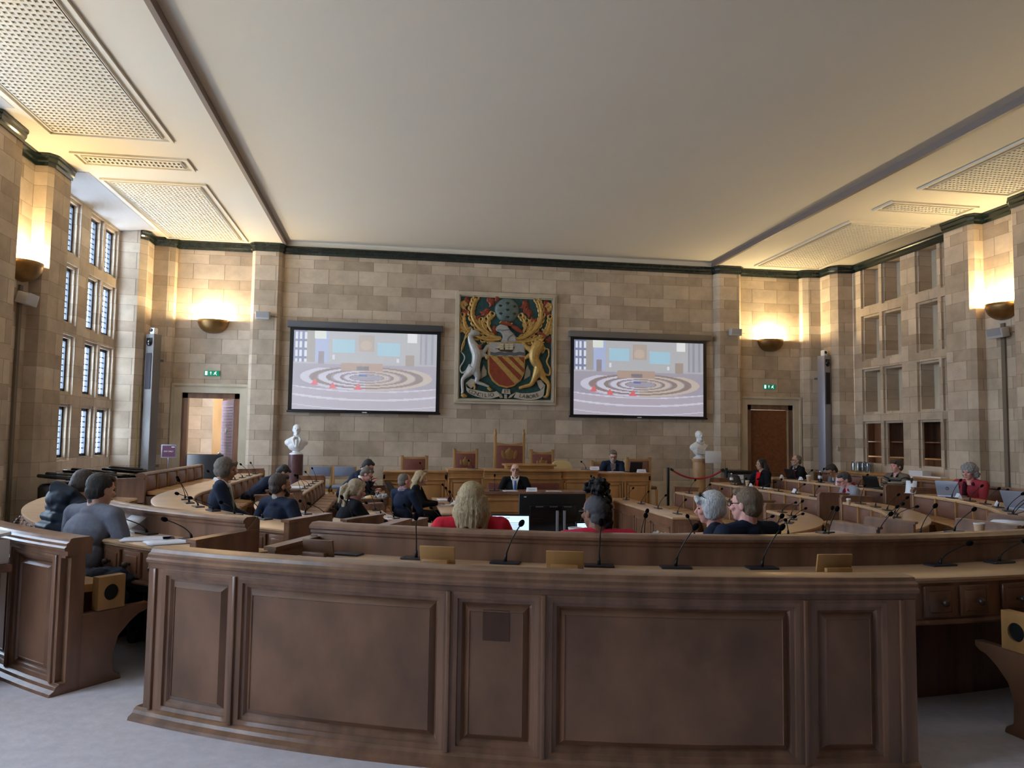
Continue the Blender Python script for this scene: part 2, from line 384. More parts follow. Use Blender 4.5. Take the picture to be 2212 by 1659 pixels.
# behind the camera
strip('wall_front', [(10.9, YF), (-6, YF)], H0, ZM, OAKD)
strip('wall_left', [(XW, -6.0), (XW, -1.3)], H0, ZC, STONE); strip('wall_right', [(XN, -1.3), (XN, -6)], H0, ZC, STONE)
# far wall, with door openings
strip('wall_back', [(-2.35, YB), (7.22, YB)], H0, ZM+.02, STONE)
def door_wall(xa, xb, xo0, xo1, zo):
    bm = NB()
    strip(None, [(xa, YB), (xo0, YB)], H0, ZC, STONE, bm=bm); strip(None, [(xo1, YB), (xb, YB)], H0, ZC, STONE, bm=bm, u0=xo1-xa)
    strip(None, [(xo0, YB), (xo1, YB)], zo, ZC, STONE, bm=bm, u0=xo0-xa)
    struct('wall_back', bm, STONE)
door_wall(-4.48, -3.0, -4.30, -3.12, 2.33); door_wall(MX(-3.0), MX(-4.48), 8.0, 9.18, 2.33)
def door_case(n, x0, x1, sx):
    """stone architrave + oak frame around an opening x0..x1"""
    bm = NB()
    for (a, b, c, d, y) in ((x0-.13, x0+.02, 0, 2.31, .06), (x1-.02, x1+.11, 0, 2.31, .06), (x0-.13, x1+.11, 2.31, 2.45, .06), (x0-.18, x0-.13, 0, 2.45, .09), (x1+.11, x1+.16, 0, 2.45, .09), (x0-.18, x1+.16, 2.45, 2.50, .09)):
        bb(bm, a, b, YB-y, YB+.02, c, d)
    for a in (x0, x1): bb(bm, a-.01, a+.01, YB, YB+.35, 0, 2.33)
    struct('trim_%d' % n, bm, STONEP)
    bm = NB()
    bb(bm, x0+.01, x0+.13, YB+.0, YB+.12, 0, 2.32); bb(bm, x1-.13, x1-.01, YB, YB+.12, 0, 2.32); bb(bm, x0+.01, x1-.01, YB, YB+.12, 2.2, 2.32)
    struct('trim_%d' % (n+2), bm, OAK)
door_case(1, -4.30, -3.12, -1); door_case(2, 8.0, 9.18, 1)
# left door leaf, folded open away from the room
def leaf(n, name, hinge, ang, w, mt, mi2):
    bm = NB(); bb(bm, -w, 0, -.025, .025, .02, 2.19)
    o = struct(name, bm, mt); o.location = (hinge[0], hinge[1], 0); o.rotation_euler = (0, 0, R(ang))
    bm = NB(); s = .062; k = 0
    for i in range(int((w-.12)/s)):
        for j in range(int(2.0/s)):
            x = -w+.09+i*s+(j % 2)*s/2; z = .12+j*s
            if x > -.06: continue
            q = bmesh.ops.create_cone(bm, cap_ends=False, segments=4, radius1=s*.62, radius2=.002, depth=.014, matrix=Matrix.Translation((x, -.032, z)) @ Matrix.Rotation(R(90), 4, 'X'))
    obj('quilting', bm, mi2, o, 0)
    bm = NB(); bb(bm, -w*.5-.045, -w*.5+.045, -.05, -.03, 1.5, 1.62); bmesh.ops.rotate(bm, verts=bm.verts, cent=(-w*.5, -.04, 1.56), matrix=Matrix.Rotation(R(45), 3, 'Y'))
    obj('badge', bm, SILVER, o, 0)
    bm = NB(); ell(bm, (-w+.07, -.07, 1.05), (.03, .03, .03)); tube(bm, [(-w+.07, -.02, 1.05), (-w+.07, -.06, 1.05)], .012); obj('door_handle', bm, CHROME, o)
    return o
QL = mat('door_quilt_grey', (132, 112, 118), .45, noise=((10, 10, 10), .12))
leaf(1, 'door_1', (-3.25, YB+.08), -62, .84, QL, QL); 
leaf(2, 'door_2', (8.13+.02, YB+.10), 172, .84, DOORW, DOORW)
bm = NB(); bb(bm, 9.0, 9.04, YB-.01, YB+.02, .05, 2.17); struct('trim_5', bm, STONEP)
# corridor beyond the doors
def corridor(x0, x1):
    strip('wall_back', [(x0, YB+.3), (x0, 18.4), (x1, 18.4), (x1, YB+.3)], H0, 3.0, STONE)
    bm = NB(); bb(bm, x0, x1, YB+.1, 18.4, 3.0, 3.05); struct('ceiling', bm, PLASTER)
corridor(-5.0, -2.6); corridor(7.5, 9.9)
bm = NB(); bb(bm, -3.95, -3.75, 17.9, 18.3, 0, 2.6); tag(obj('timber_post', bm, OAKL, None, 0), 'golden oak post in the corridor seen through the left doorway', 'post')
bm = NB(); bb(bm, -4.45, -3.30, 17.2, 17.6, 0, 1.03, bev=.02); tag(obj('screen_panel', bm, BLACK, None), 'low black partition standing in the left doorway', 'partition')
# skirting plinth along the far wall
bm = NB(); bb(bm, -2.3, 7.17, YB-.10, YB, 0, .46, bev=.01); bb(bm, -2.3, 7.17, YB-.07, YB, .46, .55, bev=.01); struct('baseboard_back', bm, STONEP)
# ceilings
bm = NB()
bb(bm, -5.9, -2.35, -6.2, 16.8, ZC, ZC+.4); struct('ceiling', bm, PLASTER)
bm = NB(); bb(bm, MX(-2.35), 10.8, -6.2, 16.8, ZC, ZC+.4); struct('ceiling', bm, PLASTER)
bm = NB(); bb(bm, -2.35, MX(-2.35), -6.2, 16.8, ZM, ZM+.3); struct('ceiling', bm, PLASTER)
for i, (x, s) in enumerate(((-2.35, 1), (MX(-2.35), -1))):
    bm = NB(); 
    bb(bm, x-.01*s, x+.05*s, -6, YB, ZC-.012, ZM)
    struct('trim_%d' % (6+i), bm, FASCIA)
# plaster drop above the far wall cornice in the middle
bm = NB(); 
for k in range(6):
    a, b = k/6*math.pi/2, (k+1)/6*math.pi/2
    y0, z0 = YB-.02-.16*(1-math.cos(a)), 5.44+.18*math.sin(a); y1, z1 = YB-.02-.16*(1-math.cos(b)), 5.44+.18*math.sin(b)
    f = bm.faces.new([bm.verts.new(p) for p in ((-2.35, y0, z0), (7.22, y0, z0), (7.22, y1, z1), (-2.35, y1, z1))])
struct('ceiling', bm, PLASTER, smooth=60)
# coved soffit over windows
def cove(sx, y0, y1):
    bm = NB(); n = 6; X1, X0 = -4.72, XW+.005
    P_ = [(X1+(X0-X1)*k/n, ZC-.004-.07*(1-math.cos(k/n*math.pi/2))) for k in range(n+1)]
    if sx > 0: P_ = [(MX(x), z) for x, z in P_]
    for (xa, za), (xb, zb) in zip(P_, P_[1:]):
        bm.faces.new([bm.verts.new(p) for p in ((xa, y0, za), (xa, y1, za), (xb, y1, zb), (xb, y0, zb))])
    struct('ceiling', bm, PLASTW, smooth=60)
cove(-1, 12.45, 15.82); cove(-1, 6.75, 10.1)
# cornice following the wall plan
def cornice(name, pts, side_):
    prof = [(0.0, 5.29), (.02, 5.29), (.022, 5.34), (.04, 5.36), (.045, 5.41), (.06, 5.43), (.06, 5.46), (0, 5.46)]
    n = len(pts); off = []
    for i in range(n):
        ns = []
        for a, b in ((i-1, i), (i, i+1)):
            if a < 0 or b >= n: continue
            d = Vector((pts[b][0]-pts[a][0], pts[b][1]-pts[a][1])).normalized(); ns.append(Vector((d.y, -d.x))*side_)
        nn = sum(ns, Vector((0, 0))).normalized(); k = 1/max(.4, nn.dot(ns[0])); off.append(nn*k)
    bm = NB(); rings = [[bm.verts.new((p[0]+o.x*r, p[1]+o.y*r, z)) for r, z in prof] for p, o in zip(pts, off)]
    for a, b in zip(rings, rings[1:]):
        for k in range(len(prof)-1): bm.faces.new((a[k], a[k+1], b[k+1], b[k]))
    bmesh.ops.recalc_face_normals(bm, faces=bm.faces); struct(name, bm, TRIM, 30)
c0 = far_piece_L[1:]+mid_pil_L+[(MX(x), y) for x, y in mid_pil_L][::-1]+[(MX(x), y) for x, y in far_piece_L][::-1]
cornice('trim_8', c0+[(XN, 12.45)], 1)
def pers(o): return [(XW, 10.1+o), (XF-.07, 10.1+o), (XF, 10.18+o), (XF, 10.82+o), (XF-.06, 10.9+o), (XR, 10.9+o), (XR, 11.72+o), (XF-.06, 11.72+o), (XF, 11.8+o), (XF, 12.38+o), (XF-.07, 12.45+o), (XW, 12.45+o)]
cornice('trim_9', pers(0), 1); cornice('trim_10', pers(-5.7), 1)
cornice('trim_11', [(MX(x), y) for x, y in pers(0)], -1); cornice('trim_12', [(MX(x), y) for x, y in pers(-5.7)], -1)
# ceiling grilles
def grille(x0, x1, y0, y1, label):
    g = empty('ceiling_grille', ((x0+x1)/2, (y0+y1)/2, ZC), label, 'ceiling grille', 'plaster ceiling grilles')
    bm = NB(); w = .045
    for q in ((x0-.13, x1+.13, y0-.13, y0-.13+w), (x0-.13, x1+.13, y1+.13-w, y1+.13), (x0-.13, x0-.13+w, y0-.13+w, y1+.13-w), (x1+.13-w, x1+.13, y0-.13+w, y1+.13-w)): bb(bm, *q, ZC-.03, ZC)
    for q in ((x0-.02, x1+.02, y0-.02, y0), (x0-.02, x1+.02, y1, y1+.02), (x0-.02, x0, y0, y1), (x1, x1+.02, y0, y1)): bb(bm, *q, ZC-.03, ZC)
    obj('frame', bm, PLASTER, g, 0, world=True)
    bm = NB(); nx = max(1, int((x1-x0)/.062)); ny = max(1, int((y1-y0)/.085))
    for k in range(nx+1): bb(bm, x0+(x1-x0)*k/nx-.013, x0+(x1-x0)*k/nx+.013, y0, y1, ZC-.030, ZC-.012)
    for k in range(ny+1): bb(bm, x0, x1, y0+(y1-y0)*k/ny-.022, y0+(y1-y0)*k/ny+.022, ZC-.029, ZC-.011)
    obj('lattice', bm, PLASTER, g, 0, world=True)
    bm = NB(); bb(bm, x0, x1, y0, y1, ZC-.006, ZC-.001); obj('shade_backing', bm, mat('grille_void_shade', (104, 96, 84), .9), g, 0, world=True)  # thin sheet coloured as the shade of the void behind the lattice
grille(-4.52, -3.18, 7.3, 10.75, 'large perforated plaster grille in the ceiling over the left side, nearest the camera')
grille(-4.52, -3.18, 11.67, 11.92, 'narrow perforated plaster grille between the two large ones over the left side')
grille(-4.52, -3.18, 12.82, 16.25, 'large perforated plaster grille in the left ceiling, beside the far wall')
grille(8.17, 9.52, 12.65, 16.1, 'large perforated plaster grille in the right ceiling, beside the far wall')
grille(8.17, 9.52, 11.45, 11.72, 'narrow perforated plaster grille between the large ones over the right side')
grille(8.17, 9.52, 7.2, 10.58, 'large perforated plaster grille in the ceiling at the right edge of the photo')
# sconces
def sconce(x, y, nrm, label, vis=True):
    g = empty('wall_sconce', (x, y, 3.82), label, 'wall lamp', 'bronze bowl uplighters', rz=math.atan2(nrm[1], nrm[0])-math.pi/2)
    bm = NB(); n = 20; rings = []
    for k in range(9):
        a = math.pi/2*k/8; rr = .31*math.cos(a)**.8 if k < 8 else .002; z = -.27*math.sin(a)
        rings.append([bm.verts.new((rr*math.cos(math.pi*j/n), rr*.92*math.sin(math.pi*j/n)-.004, z)) for j in range(n+1)])
    for a, b in zip(rings, rings[1:]):
        for j in range(n): bm.faces.new((a[j], a[j+1], b[j+1], b[j]))
    cols = [bm.verts.new((.31*math.cos(math.pi*j/16), -.002, -.27*math.sin(math.pi*j/16)**1.0)) for j in range(17)]
    bm.faces.new(cols)
    bmesh.ops.recalc_face_normals(bm, faces=bm.faces)
    o = obj('bowl', bm, BRONZE, g); md = o.modifiers.new('thick', 'SOLIDIFY'); md.thickness = .012; md.offset = -1
    bm = NB(); tube(bm, [(-.1, .13, -.06), (.1, .13, -.06)], .022, 12); obj('bulb', bm, BULB, g)
    l = bpy.data.lights.new('bulb_light', 'POINT'); l.energy = LAMP_W; l.color = WARM; l.shadow_soft_size = .04
    lo = bpy.data.objects.new('bulb_light', l); COL.objects.link(lo); lo.parent = g; lo.location = (0, .14, -.012)
sconce(-3.73, YB-.01, (0, -1), 'bronze half bowl wall lamp glowing above the left door')
sconce(8.61, YB-.01, (0, -1), 'bronze half bowl wall lamp glowing above the right door')
sconce(XR, 11.45, (1, 0), 'bronze half bowl wall lamp on the left side wall nearer than the windows')
sconce(MX(XR), 11.28, (-1, 0), 'bronze half bowl wall lamp on the right side wall near the photo edge')
for yy in (5.65,):
    w_ = 'level with the foreground bench' if yy > 2 else 'behind the viewer'
    sconce(XR, yy, (1, 0), 'bronze half bowl lamp on the left wall %s, out of view' % w_)
    sconce(MX(XR), yy, (-1, 0), 'bronze half bowl lamp on the right wall %s, out of view' % w_)
# ================================================================ DESKS AND BENCHES
def drawer(parent, r_out, t, w, z0, z1):
    bm = NB(); rz_box(bm, r_out-.012, r_out+.008, t, w, z0, z1, bev=.006); rz_box(bm, r_out+.006, r_out+.016, t, w-.05, z0+.025, z1-.025, bev=.008)
    d = obj('drawer', bm, OAKF, parent, 30, world=True)
    bm = NB(); p = PT(r_out+.05, t, (z0+z1)/2); n = NRM(t); ell(bm, p, (.02, .02, .02)); tube(bm, [p-n*.04, p], .009); obj('knob', bm, WOODK, d, world=True)
def padded(parent, r_in, t, w, z0, z1, mt=LEATH, curv=.035):
    """bulging leather back pad on the inner face"""
    bm = NB(); nu, nv = 6, 5; g = []
    for j in range(nv+1):
        row = []
        for i in range(nu+1):
            u, v = i/nu*2-1, j/nv*2-1
            b = .012+curv*(1-u**4)*(1-v**4)*(1-.25*v)
            tt = t+u*math.degrees(w/2/r_in) if abs(t) < 90 else t+u*w/2*10
            row.append(bm.verts.new(PT(r_in-b, tt, z0+(z1-z0)*j/nv)))
        g.append(row)
    for j in range(nv):
        for i in range(nu): bm.faces.new((g[j][i], g[j][i+1], g[j+1][i+1], g[j+1][i]))
    bmesh.ops.recalc_face_normals(bm, faces=bm.faces)
    obj('seat_back', bm, mt, parent, 50, world=True)
def tipseat(parent, r_in, t, w, z, down=True):
    bm = NB()
    if down:
        radial_prism(bm, [(r_in-.05, z), (r_in-.29, z-.012), (r_in-.31, z-.03), (r_in-.25, z-.26), (r_in-.21, z-.27), (r_in-.24, z-.06), (r_in-.05, z-.045)], t, w)
    else: rz_box(bm, r_in-.14, r_in-.09, t, w, z-.02, z+.28, bev=.012)
    s = obj('seat', bm, OAKL, parent, 30, world=True)
def endpanel(parent, prof, t, w=.05, mt=OAK, name='end_panel'):
    bm = NB(); radial_prism(bm, prof, t, w); es = [e for e in bm.edges]
    bmesh.ops.bevel(bm, geom=es, offset=.005, segments=1, affect='EDGES'); return obj(name, bm, mt, parent, 30, world=True)
def desk(name, label, cat, group, ri, ro, zt, fi, fo, t0, t1, up=0, pads=True, drawers=True, ends=(1, 1), seats=True, pz=None, rise=.075):
    tm = (t0+t1)/2
    g = empty(name, PT((ri+ro)/2, tm, fo), label, cat, group)
    bm = NB(); e = .02
    sweep(bm, [(ri-e, zt-.028), (ri-e, zt-.008), (ri-e+.008, zt), (ro, zt), (ro+.012, zt-.006), (ro+.012, zt-.018), (ro, zt-.024), (ro, zt-.034), (ri-e, zt-.034)] if not up else
          [(ri+.06, zt-.03), (ri+.06, zt), (ro, zt), (ro+.012, zt-.006), (ro+.012, zt-.018), (ro, zt-.024), (ro, zt-.034), (ri+.06, zt-.034)], t0, t1)
    obj('tabletop', bm, OAKT, g, 30, world=True)
    zb = zt-.03
    bm = NB()
    if up:
        sweep(bm, [(ri+.02, fi), (ri+.075, fo), (ri+.075, up-.07), (ri+.085, up-.06), (ri+.085, up-.045), (ri+.10, up-.035), (ri+.10, up-.02), (ri+.085, up-.008), (ri+.07, up), (ri, up), (ri-.015, up-.008), (ri-.02, up-.03), (ri+.0, up-.05), (ri+.02, up-.06)], t0, t1)
        top = up
    else:
        sweep(bm, [(ri, fi), (ri+.05, fi), (ri+.05, zb), (ri, zb)], t0, t1); top = zt
    obj('back_panel', bm, OAK, g, 30, world=True)
    # apron with drawers on the sitter side
    bm = NB(); sweep(bm, [(ro-.05, zb-.20), (ro-.01, zb-.20), (ro-.01, zb), (ro-.05, zb)], t0, t1); sweep(bm, [(ro-.07, zb-.225), (ro+.006, zb-.225), (ro+.01, zb-.215), (ro+.006, zb-.20), (ro-.07, zb-.20)], t0, t1)
    obj('apron', bm, OAK, g, 30, world=True)
    if drawers:
        n = max(1, int(plen(ro, t0, t1)/.49)); t = walk(ro, t0, plen(ro, t0, t1)/n/2)
        for k in range(n):
            for s in (-.115, .115): drawer(g, ro, walk(ro, t, s), .19, zb-.185, zb-.02)
            t = walk(ro, t, plen(ro, t0, t1)/n)
    if pads:
        L_ = plen(ri, t0, t1)-.08; n = max(1, round(L_/.5)); w = L_/n; t = walk(ri, t0, .04+w/2)
        z0 = top-.27; z1 = top-.045
        for k in range(n):
            padded(g, ri, t, w-.045, z0, z1)
            if seats: tipseat(g, ri, t, w-.05, top-.25)
            t = walk(ri, t, w)
        t = walk(ri, t0, .04)
        bm = NB()
        for k in range(n+1):
            rz_box(bm, ri-.035, ri, t, .03, z0-.02, z1+.02)
            t = walk(ri, t, w)
        sweep(bm, [(ri-.03, top-.50), (ri, top-.50), (ri, top-.46), (ri-.03, top-.46)], t0, t1)
        obj('stile', bm, OAKL, g, 30, world=True)
        if seats:
            t = walk(ri, t0, .04); bm = NB()
            for k in range(n+1):
                rz_box(bm, ri-.36, ri-.02, t, .035, fi+.02 if k in (0, n) else top-.55, top-.32); t = walk(ri, t, w)
            obj('seat_bracket', bm, OAKD, g, 30, world=True)
    for t, on, sg in ((t0, ends[0], 1), (t1, ends[1], -1)):
        if not on: continue
        tp = walk(ri, t, sg*.02); z2 = (up if up else zt)+(0 if up else rise)
        pr = [(ri-.04, fi), (ro-.02, fo), (ro-.02, zb-.2), (ro+.03, zb-.16), (ro+.03, zt+rise*.8), (ri+.1, (zt+rise) if not up else zt+rise), (ri-.02, z2 if not up else up), (ri-.04, z2-.03)]
        endpanel(g, pr, tp, .06)
        bm = NB(); radial_prism(bm, [(ri-.02, zt+rise-.005), (ro+.045, zt+rise*.8-.005), (ro+.045, zt+rise*.8+.016), (ri-.02, zt+rise+.018)], tp, .085); obj('capping', bm, OAK, g, 30, world=True)
    return g
# --- big panelled bench nearest the camera, and its neighbours
def bench(label, t0, t1, stiles, ends=(0, 0), armz=True):
    ri, ro, zt = 6.74, 6.86, .88
    g = empty('panelled_bench', PT(6.8, (t0+t1)/2, 0), label, 'bench', 'panelled oak benches along the near aisle')
    bm = NB(); sweep(bm, [(ri, .0), (ro-.035, .0), (ro-.035, zt-.09), (ri, zt-.09)], t0, t1, 1.2); obj('core', bm, OAK, g, 30, world=True)
    bm = NB(); sweep(bm, [(ri-.03, zt-.10), (ro-.005, zt-.10), (ro-.005, zt-.075), (ro+.012, zt-.07), (ro+.016, zt-.055), (ro+.004, zt-.045), (ro+.004, zt-.03), (ro-.012, zt-.02), (ro-.02, zt-.004), (ro-.035, zt), (ri-.02, zt), (ri-.035, zt-.02), (ri-.03, zt-.05)], walk(ro, t0, -.012), walk(ro, t1, .012), 1.2)
    obj('top_rail', bm, OAK, g, 30, world=True)
    bm = NB(); sweep(bm, [(ro-.04, 0), (ro+.055, 0), (ro+.05, .016), (ro+.024, .03), (ro+.018, .046), (ro-.0, .058), (ro-.04, .058)], walk(ro, t0, -.05), t1, 1.2); obj('base_moulding', bm, OAK, g, 30, world=True)
    z0, z1 = .055, zt-.10
    bm = NB(); sweep(bm, [(ro-.04, z1-.014), (ro, z1-.014), (ro, z1), (ro-.04, z1)], t0, t1, 1.2); sweep(bm, [(ro-.04, z0-.01), (ro, z0-.01), (ro, z0+.008), (ro-.04, z0+.008)], t0, t1, 1.2)
    obj('rail', bm, OAK, g, 30, world=True)
    for t, w in stiles:
        bm = NB(); ws = w
        rz_box(bm, ro-.04, ro, t, ws, z0, z1); rz_box(bm, ro-.04, ro+.012, t, min(ws, .02), z0, z1, bev=.004)
        obj('stile', bm, OAK, g, 30, world=True)
    for (ta, wa), (tb, wb) in zip(stiles, stiles[1:]):
        a = walk(ro, ta, wa/2); b = walk(ro, tb, -wb/2); za, zb_ = z0+.008, z1-.014
        # stepped bolection moulding then a raised field
        bm = NB()
        def frame(d0, d1, rr0, rr1):
            """sloping frame ring between inset d0 (radius rr0) and inset d1 (radius rr1)"""
            ts = tsteps(0, 1, 1/14)
            def ringp(d, rr):
                A, B = walk(ro, a, d), walk(ro, b, -d)
                lo = [PT(rr, A+(B-A)*s, za+d) for s in ts]; hi = [PT(rr, A+(B-A)*s, zb_-d) for s in ts][::-1]
                return lo+hi
            p, q = ringp(d0, rr0), ringp(d1, rr1); n = len(p)
            P_ = [bm.verts.new(v) for v in p]; Q_ = [bm.verts.new(v) for v in q]
            for i in range(n): bm.faces.new((P_[i], P_[(i+1) % n], Q_[(i+1) % n], Q_[i]))
        b0 = ro
        frame(0, .018, b0, b0-.006); frame(.018, .020, b0-.006, b0-.018); frame(.020, .036, b0-.018, b0-.022); frame(.036, .048, b0-.022, b0-.036)
        bmesh.ops.recalc_face_normals(bm, faces=bm.faces)
        obj('panel_moulding', bm, OAK, g, 30, world=True)
        bm = NB(); frame(.048, .074, b0-.036, b0-.014); frame(.074, .076, b0-.014, b0-.018)
        ts = tsteps(0, 1, 1/14); d = .076; A, B = walk(ro, a, d), walk(ro, b, -d)
        lo = [bm.verts.new(PT(b0-.018, A+(B-A)*s, za+d)) for s in ts]; hi = [bm.verts.new(PT(b0-.018, A+(B-A)*s, zb_-d)) for s in ts]
        for i in range(len(ts)-1): bm.faces.new((lo[i], lo[i+1], hi[i+1], hi[i]))
        bmesh.ops.recalc_face_normals(bm, faces=bm.faces)
        obj('raised_panel', bm, OAKF, g, 30, world=True)
    # seat row on the inner side
    L_ = plen(ri, t0, t1)-.16; n = max(1, round(L_/.5)); w = L_/n; t = walk(ri, t0, .08+w/2)
    for k in range(n):
        padded(g, ri, t, w-.05, .46, zt-.1); tipseat(g, ri, t, w-.06, .58); t = walk(ri, t, w)
    for t, on, sg in ((t0, ends[0], 1), (t1, ends[1], -1)):
        if on:
            tp = walk(ri, t, sg*.028)
            endpanel(g, [(ri+.02, 0), (ri-.26, 0), (ri-.25, .03), (ri-.205, .06), (ri-.20, .17), (ri-.23, .26), (ri-.30, .33), (ri-.36, .37), (ri-.40, .38), (ri-.43, .40), (ri-.43, .43), (ri+.02, .43)], tp, .055, OAKF, 'end_bracket')
            bm = NB(); p0 = PT(ri-.17, tp, .53); tg = Vector((-NRM(tp).y, NRM(tp).x, 0)); n_ = NRM(tp)
            # seat pivot block with a round socket
            outer = []; inner = []
            for k in range(24):
                a_ = 2*math.pi*k/24; cx_, cz_ = math.cos(a_), math.sin(a_); s_ = .085/max(abs(cx_), abs(cz_)); outer.append((cx_*s_, cz_*s_*1.15)); inner.append((cx_*.048, cz_*.048))
            for side in (-.03, .03):
                O = [bm.verts.new(p0+n_*x+Vector((0, 0, z))+tg*side) for x, z in outer]; I = [bm.verts.new(p0+n_*x+Vector((0, 0, z))+tg*side) for x, z in inner]
                for k in range(24): bm.faces.new((O[k], O[(k+1) % 24], I[(k+1) % 24], I[k]))
                if side < 0: O0, I0 = O, I
            for k in range(24):
                bm.faces.new((O0[k], O0[(k+1) % 24], O[(k+1) % 24], O[k])); bm.faces.new((I0[k], I0[(k+1) % 24], I[(k+1) % 24], I[k]))
            rz_box(bm, ri-.17-.06, ri-.17+.06, walk(ri, tp, -sg*.012), .012, .47, .59, mi=1)
            bmesh.ops.recalc_face_normals(bm, faces=bm.faces)
            obj('seat_pivot', bm, [OAKL, BLACK], g, 30, world=True)
    return g
b0 = bench('wide dark oak panelled bench with five panels filling the foreground', -33.2, -0.9, [(-32.8, .10), (-28.4, .045), (-18.9, .045), (-15.2, .045), (-5.3, .055), (-1.5, .14)], (0, 0))
bm = NB(); a_ = -12.0; t_ = walk(6.86, -17.05, 0); rz_box(bm, 6.838, 6.8435, t_, .125,   .56, .70); obj('patch', bm, mat('oak_unfaded', (82, 54, 40), .35, noise=((9, 9, 1.4), .2)), b0, 0, world=True)['label'] = 'darker unfaded rectangle on the narrow middle panel'
bench('oak panelled bench at the left photo edge that the two young men sit on', -62, -39.2, [(-61, .1), (-52.5, .05), (-44.4, .05), (-39.9, .08)], (0, 1))
bench('oak panelled bench end with curved bracket at the lower right photo edge', 6.1, 22, [(6.6, .1), (11, .05), (18, .05), (21.5, .1)], (1, 0))
G_ = 'curved oak council desks'
RR = {'R1': (5.86, 6.31, .775, 0, 0), 'A': (4.80, 5.20, .775, -.12, 0), 'B': (3.73, 4.13, .66, -.24, -.12), 'C': (2.62, 3.02, .545, -.36, -.24)}
def D(ring, label, t0, t1, **k):
    ri, ro, zt, fi, fo = RR[ring]; return desk('curved_desk', label, 'desk', G_, ri, ro, zt, fi, fo, t0, t1, **k)
E14 = TY(14.5); E13 = TY(13.5)
D('R1', 'curved desk with raised back board directly behind the foreground bench', -30.2, 31, up=.95)
D('R1', 'curved desk with raised back board before the two young men at left', -90, -35.3, up=.95)
D('R1', 'straight row of brown leather seats with oak rail nearest the left door', -E14, -101, up=.93, drawers=False)
D('R1', 'outermost desk row with leather backs at far right, behind the woman in the red jacket', 38, 88, up=.90)
D('R1', 'outermost straight desk row at right by the stone niches and shelf', 95, E14-2, up=.90)
D('A', 'long curved desk with knobbed drawers at left, behind the man in dark suit', -E14, -38.5)
D('A', 'curved desk directly before the two women in red', -30, 28)
D('A', 'curved desk at right carrying the silver laptop', 37, 88)
D('A', 'straight desk with leather backs at right behind the woman in black and red', 94, E14)
D('B', 'curved second-ring desk at left facing the man seen from behind in navy', -88, -44, drawers=False)
D('B', 'curved desk on the second inner ring, mostly hidden behind the front board', -36.5, 26.5, drawers=False)
D('B', 'curved desk on the second inner ring at right with rounded outer end', 36.5, 88, drawers=False)
D('B', 'straight second-ring desk before the woman in black and red', 94, E14, drawers=False)
D('B', 'straight second-ring desk at left below the purple marble column', -E14, -97, drawers=False)
D('C', 'innermost curved desk ring around the central well', -88, 88, drawers=False, ends=(1, 1))
D('C', 'straight innermost desk at right near the platform end', 95, E13, drawers=False)
D('C', 'straight innermost desk at left beside the two bending men', -E13, -96, drawers=False)
# side tables of the central well
def welldesk(x0, x1, y0, y1, zt, face, label):
    g = empty('well_desk', ((x0+x1)/2, (y0+y1)/2, -.36), label, 'desk', 'straight desks of the central well')
    bm = NB(); bb(bm, x0, x1, y0, y1, zt-.03, zt, bev=.006); obj('tabletop', bm, OAKT, g, 30, world=True)
    bm = NB(); xf = x0+.03 if face < 0 else x1-.03; bb(bm, xf-.02, xf+.02, y0+.03, y1-.03, -.36, zt-.03); obj('front_panel', bm, OAKF, g, 30, world=True)
    n = 4
    for k in range(n):
        ya, yb = y0+.08+(y1-y0-.16)*k/n+.04, y0+.08+(y1-y0-.16)*(k+1)/n-.04; xs = xf+face*.026
        bm = NB()
        for q in ((ya, yb, .28, .31), (ya, yb, -.22, -.19), (ya, ya+.03, -.22, .31), (yb-.03, yb, -.22, .31)): bb(bm, xs-.01, xs+.01, q[0], q[1], q[2], q[3], bev=.004)
        obj('panel_moulding', bm, OAK, g, 30, world=True)
    bm = NB(); bb(bm, x0+.02, x1-.02, y0+.01, y0+.05, -.36, zt-.03); bb(bm, x0+.08, x1-.08, y0-.002, y0+.02, -.25, zt-.1, bev=.006); obj('end_panel', bm, OAK, g, 30, world=True)
    bm = NB(); bb(bm, x0+.02, x1-.02, y1-.05, y1-.01, -.36, zt-.03); obj('end_panel', bm, OAK, g, 30, world=True)
    return g
welldesk(3.74, 4.12, 9.95, 13.2, .45, -1, 'straight desk right of the central well with pale panelled side')
welldesk(.68, 1.06, 10.6, 13.2, .45, 1, 'straight desk left of the central well in front of the blond woman in black')
# clerk's desk
g = empty('clerk_desk', (2.3, 12.45, -.36), 'wide oak desk in front of the bald man in a dark suit', 'desk')
bm = NB(); prism(bm, [(1.2, 12.2), (3.4, 12.2), (3.68, 12.75), (1.09, 12.75)], .58, .62); obj('tabletop', bm, OAK, g, 30, world=True)
bm = NB(); bb(bm, 1.2, 3.4, 12.25, 12.3, -.36, .58); bb(bm, 1.17, 3.43, 12.22, 12.3, .48, .52, bev=.005); bb(bm, 1.17, 3.43, 12.22, 12.3, .3, .33, bev=.005); obj('front_panel', bm, DAIS, g, 30, world=True)
for k in range(4):
    bm = NB(); x = 1.3+k*.52; bb(bm, x, x+.46, 12.235, 12.26, -.25, .26, bev=.008); obj('raised_panel', bm, DAIS, g, 30, world=True)
for x in (1.12, 3.60):
    bm = NB(); bb(bm, x, x+.05, 12.5, 12.75, -.36, .58); obj('leg_panel', bm, DAIS, g, 30, world=True)
# platform floor for dais
bm = NB(); bb(bm, -.4, 5.2, 13.75, 16.5, -.2, .10); struct('floor', bm, CARPET)
bm = NB(); bb(bm, -.2, 5.0, 12.8, 13.75, -.36, -.20); struct('floor', bm, CARPET)
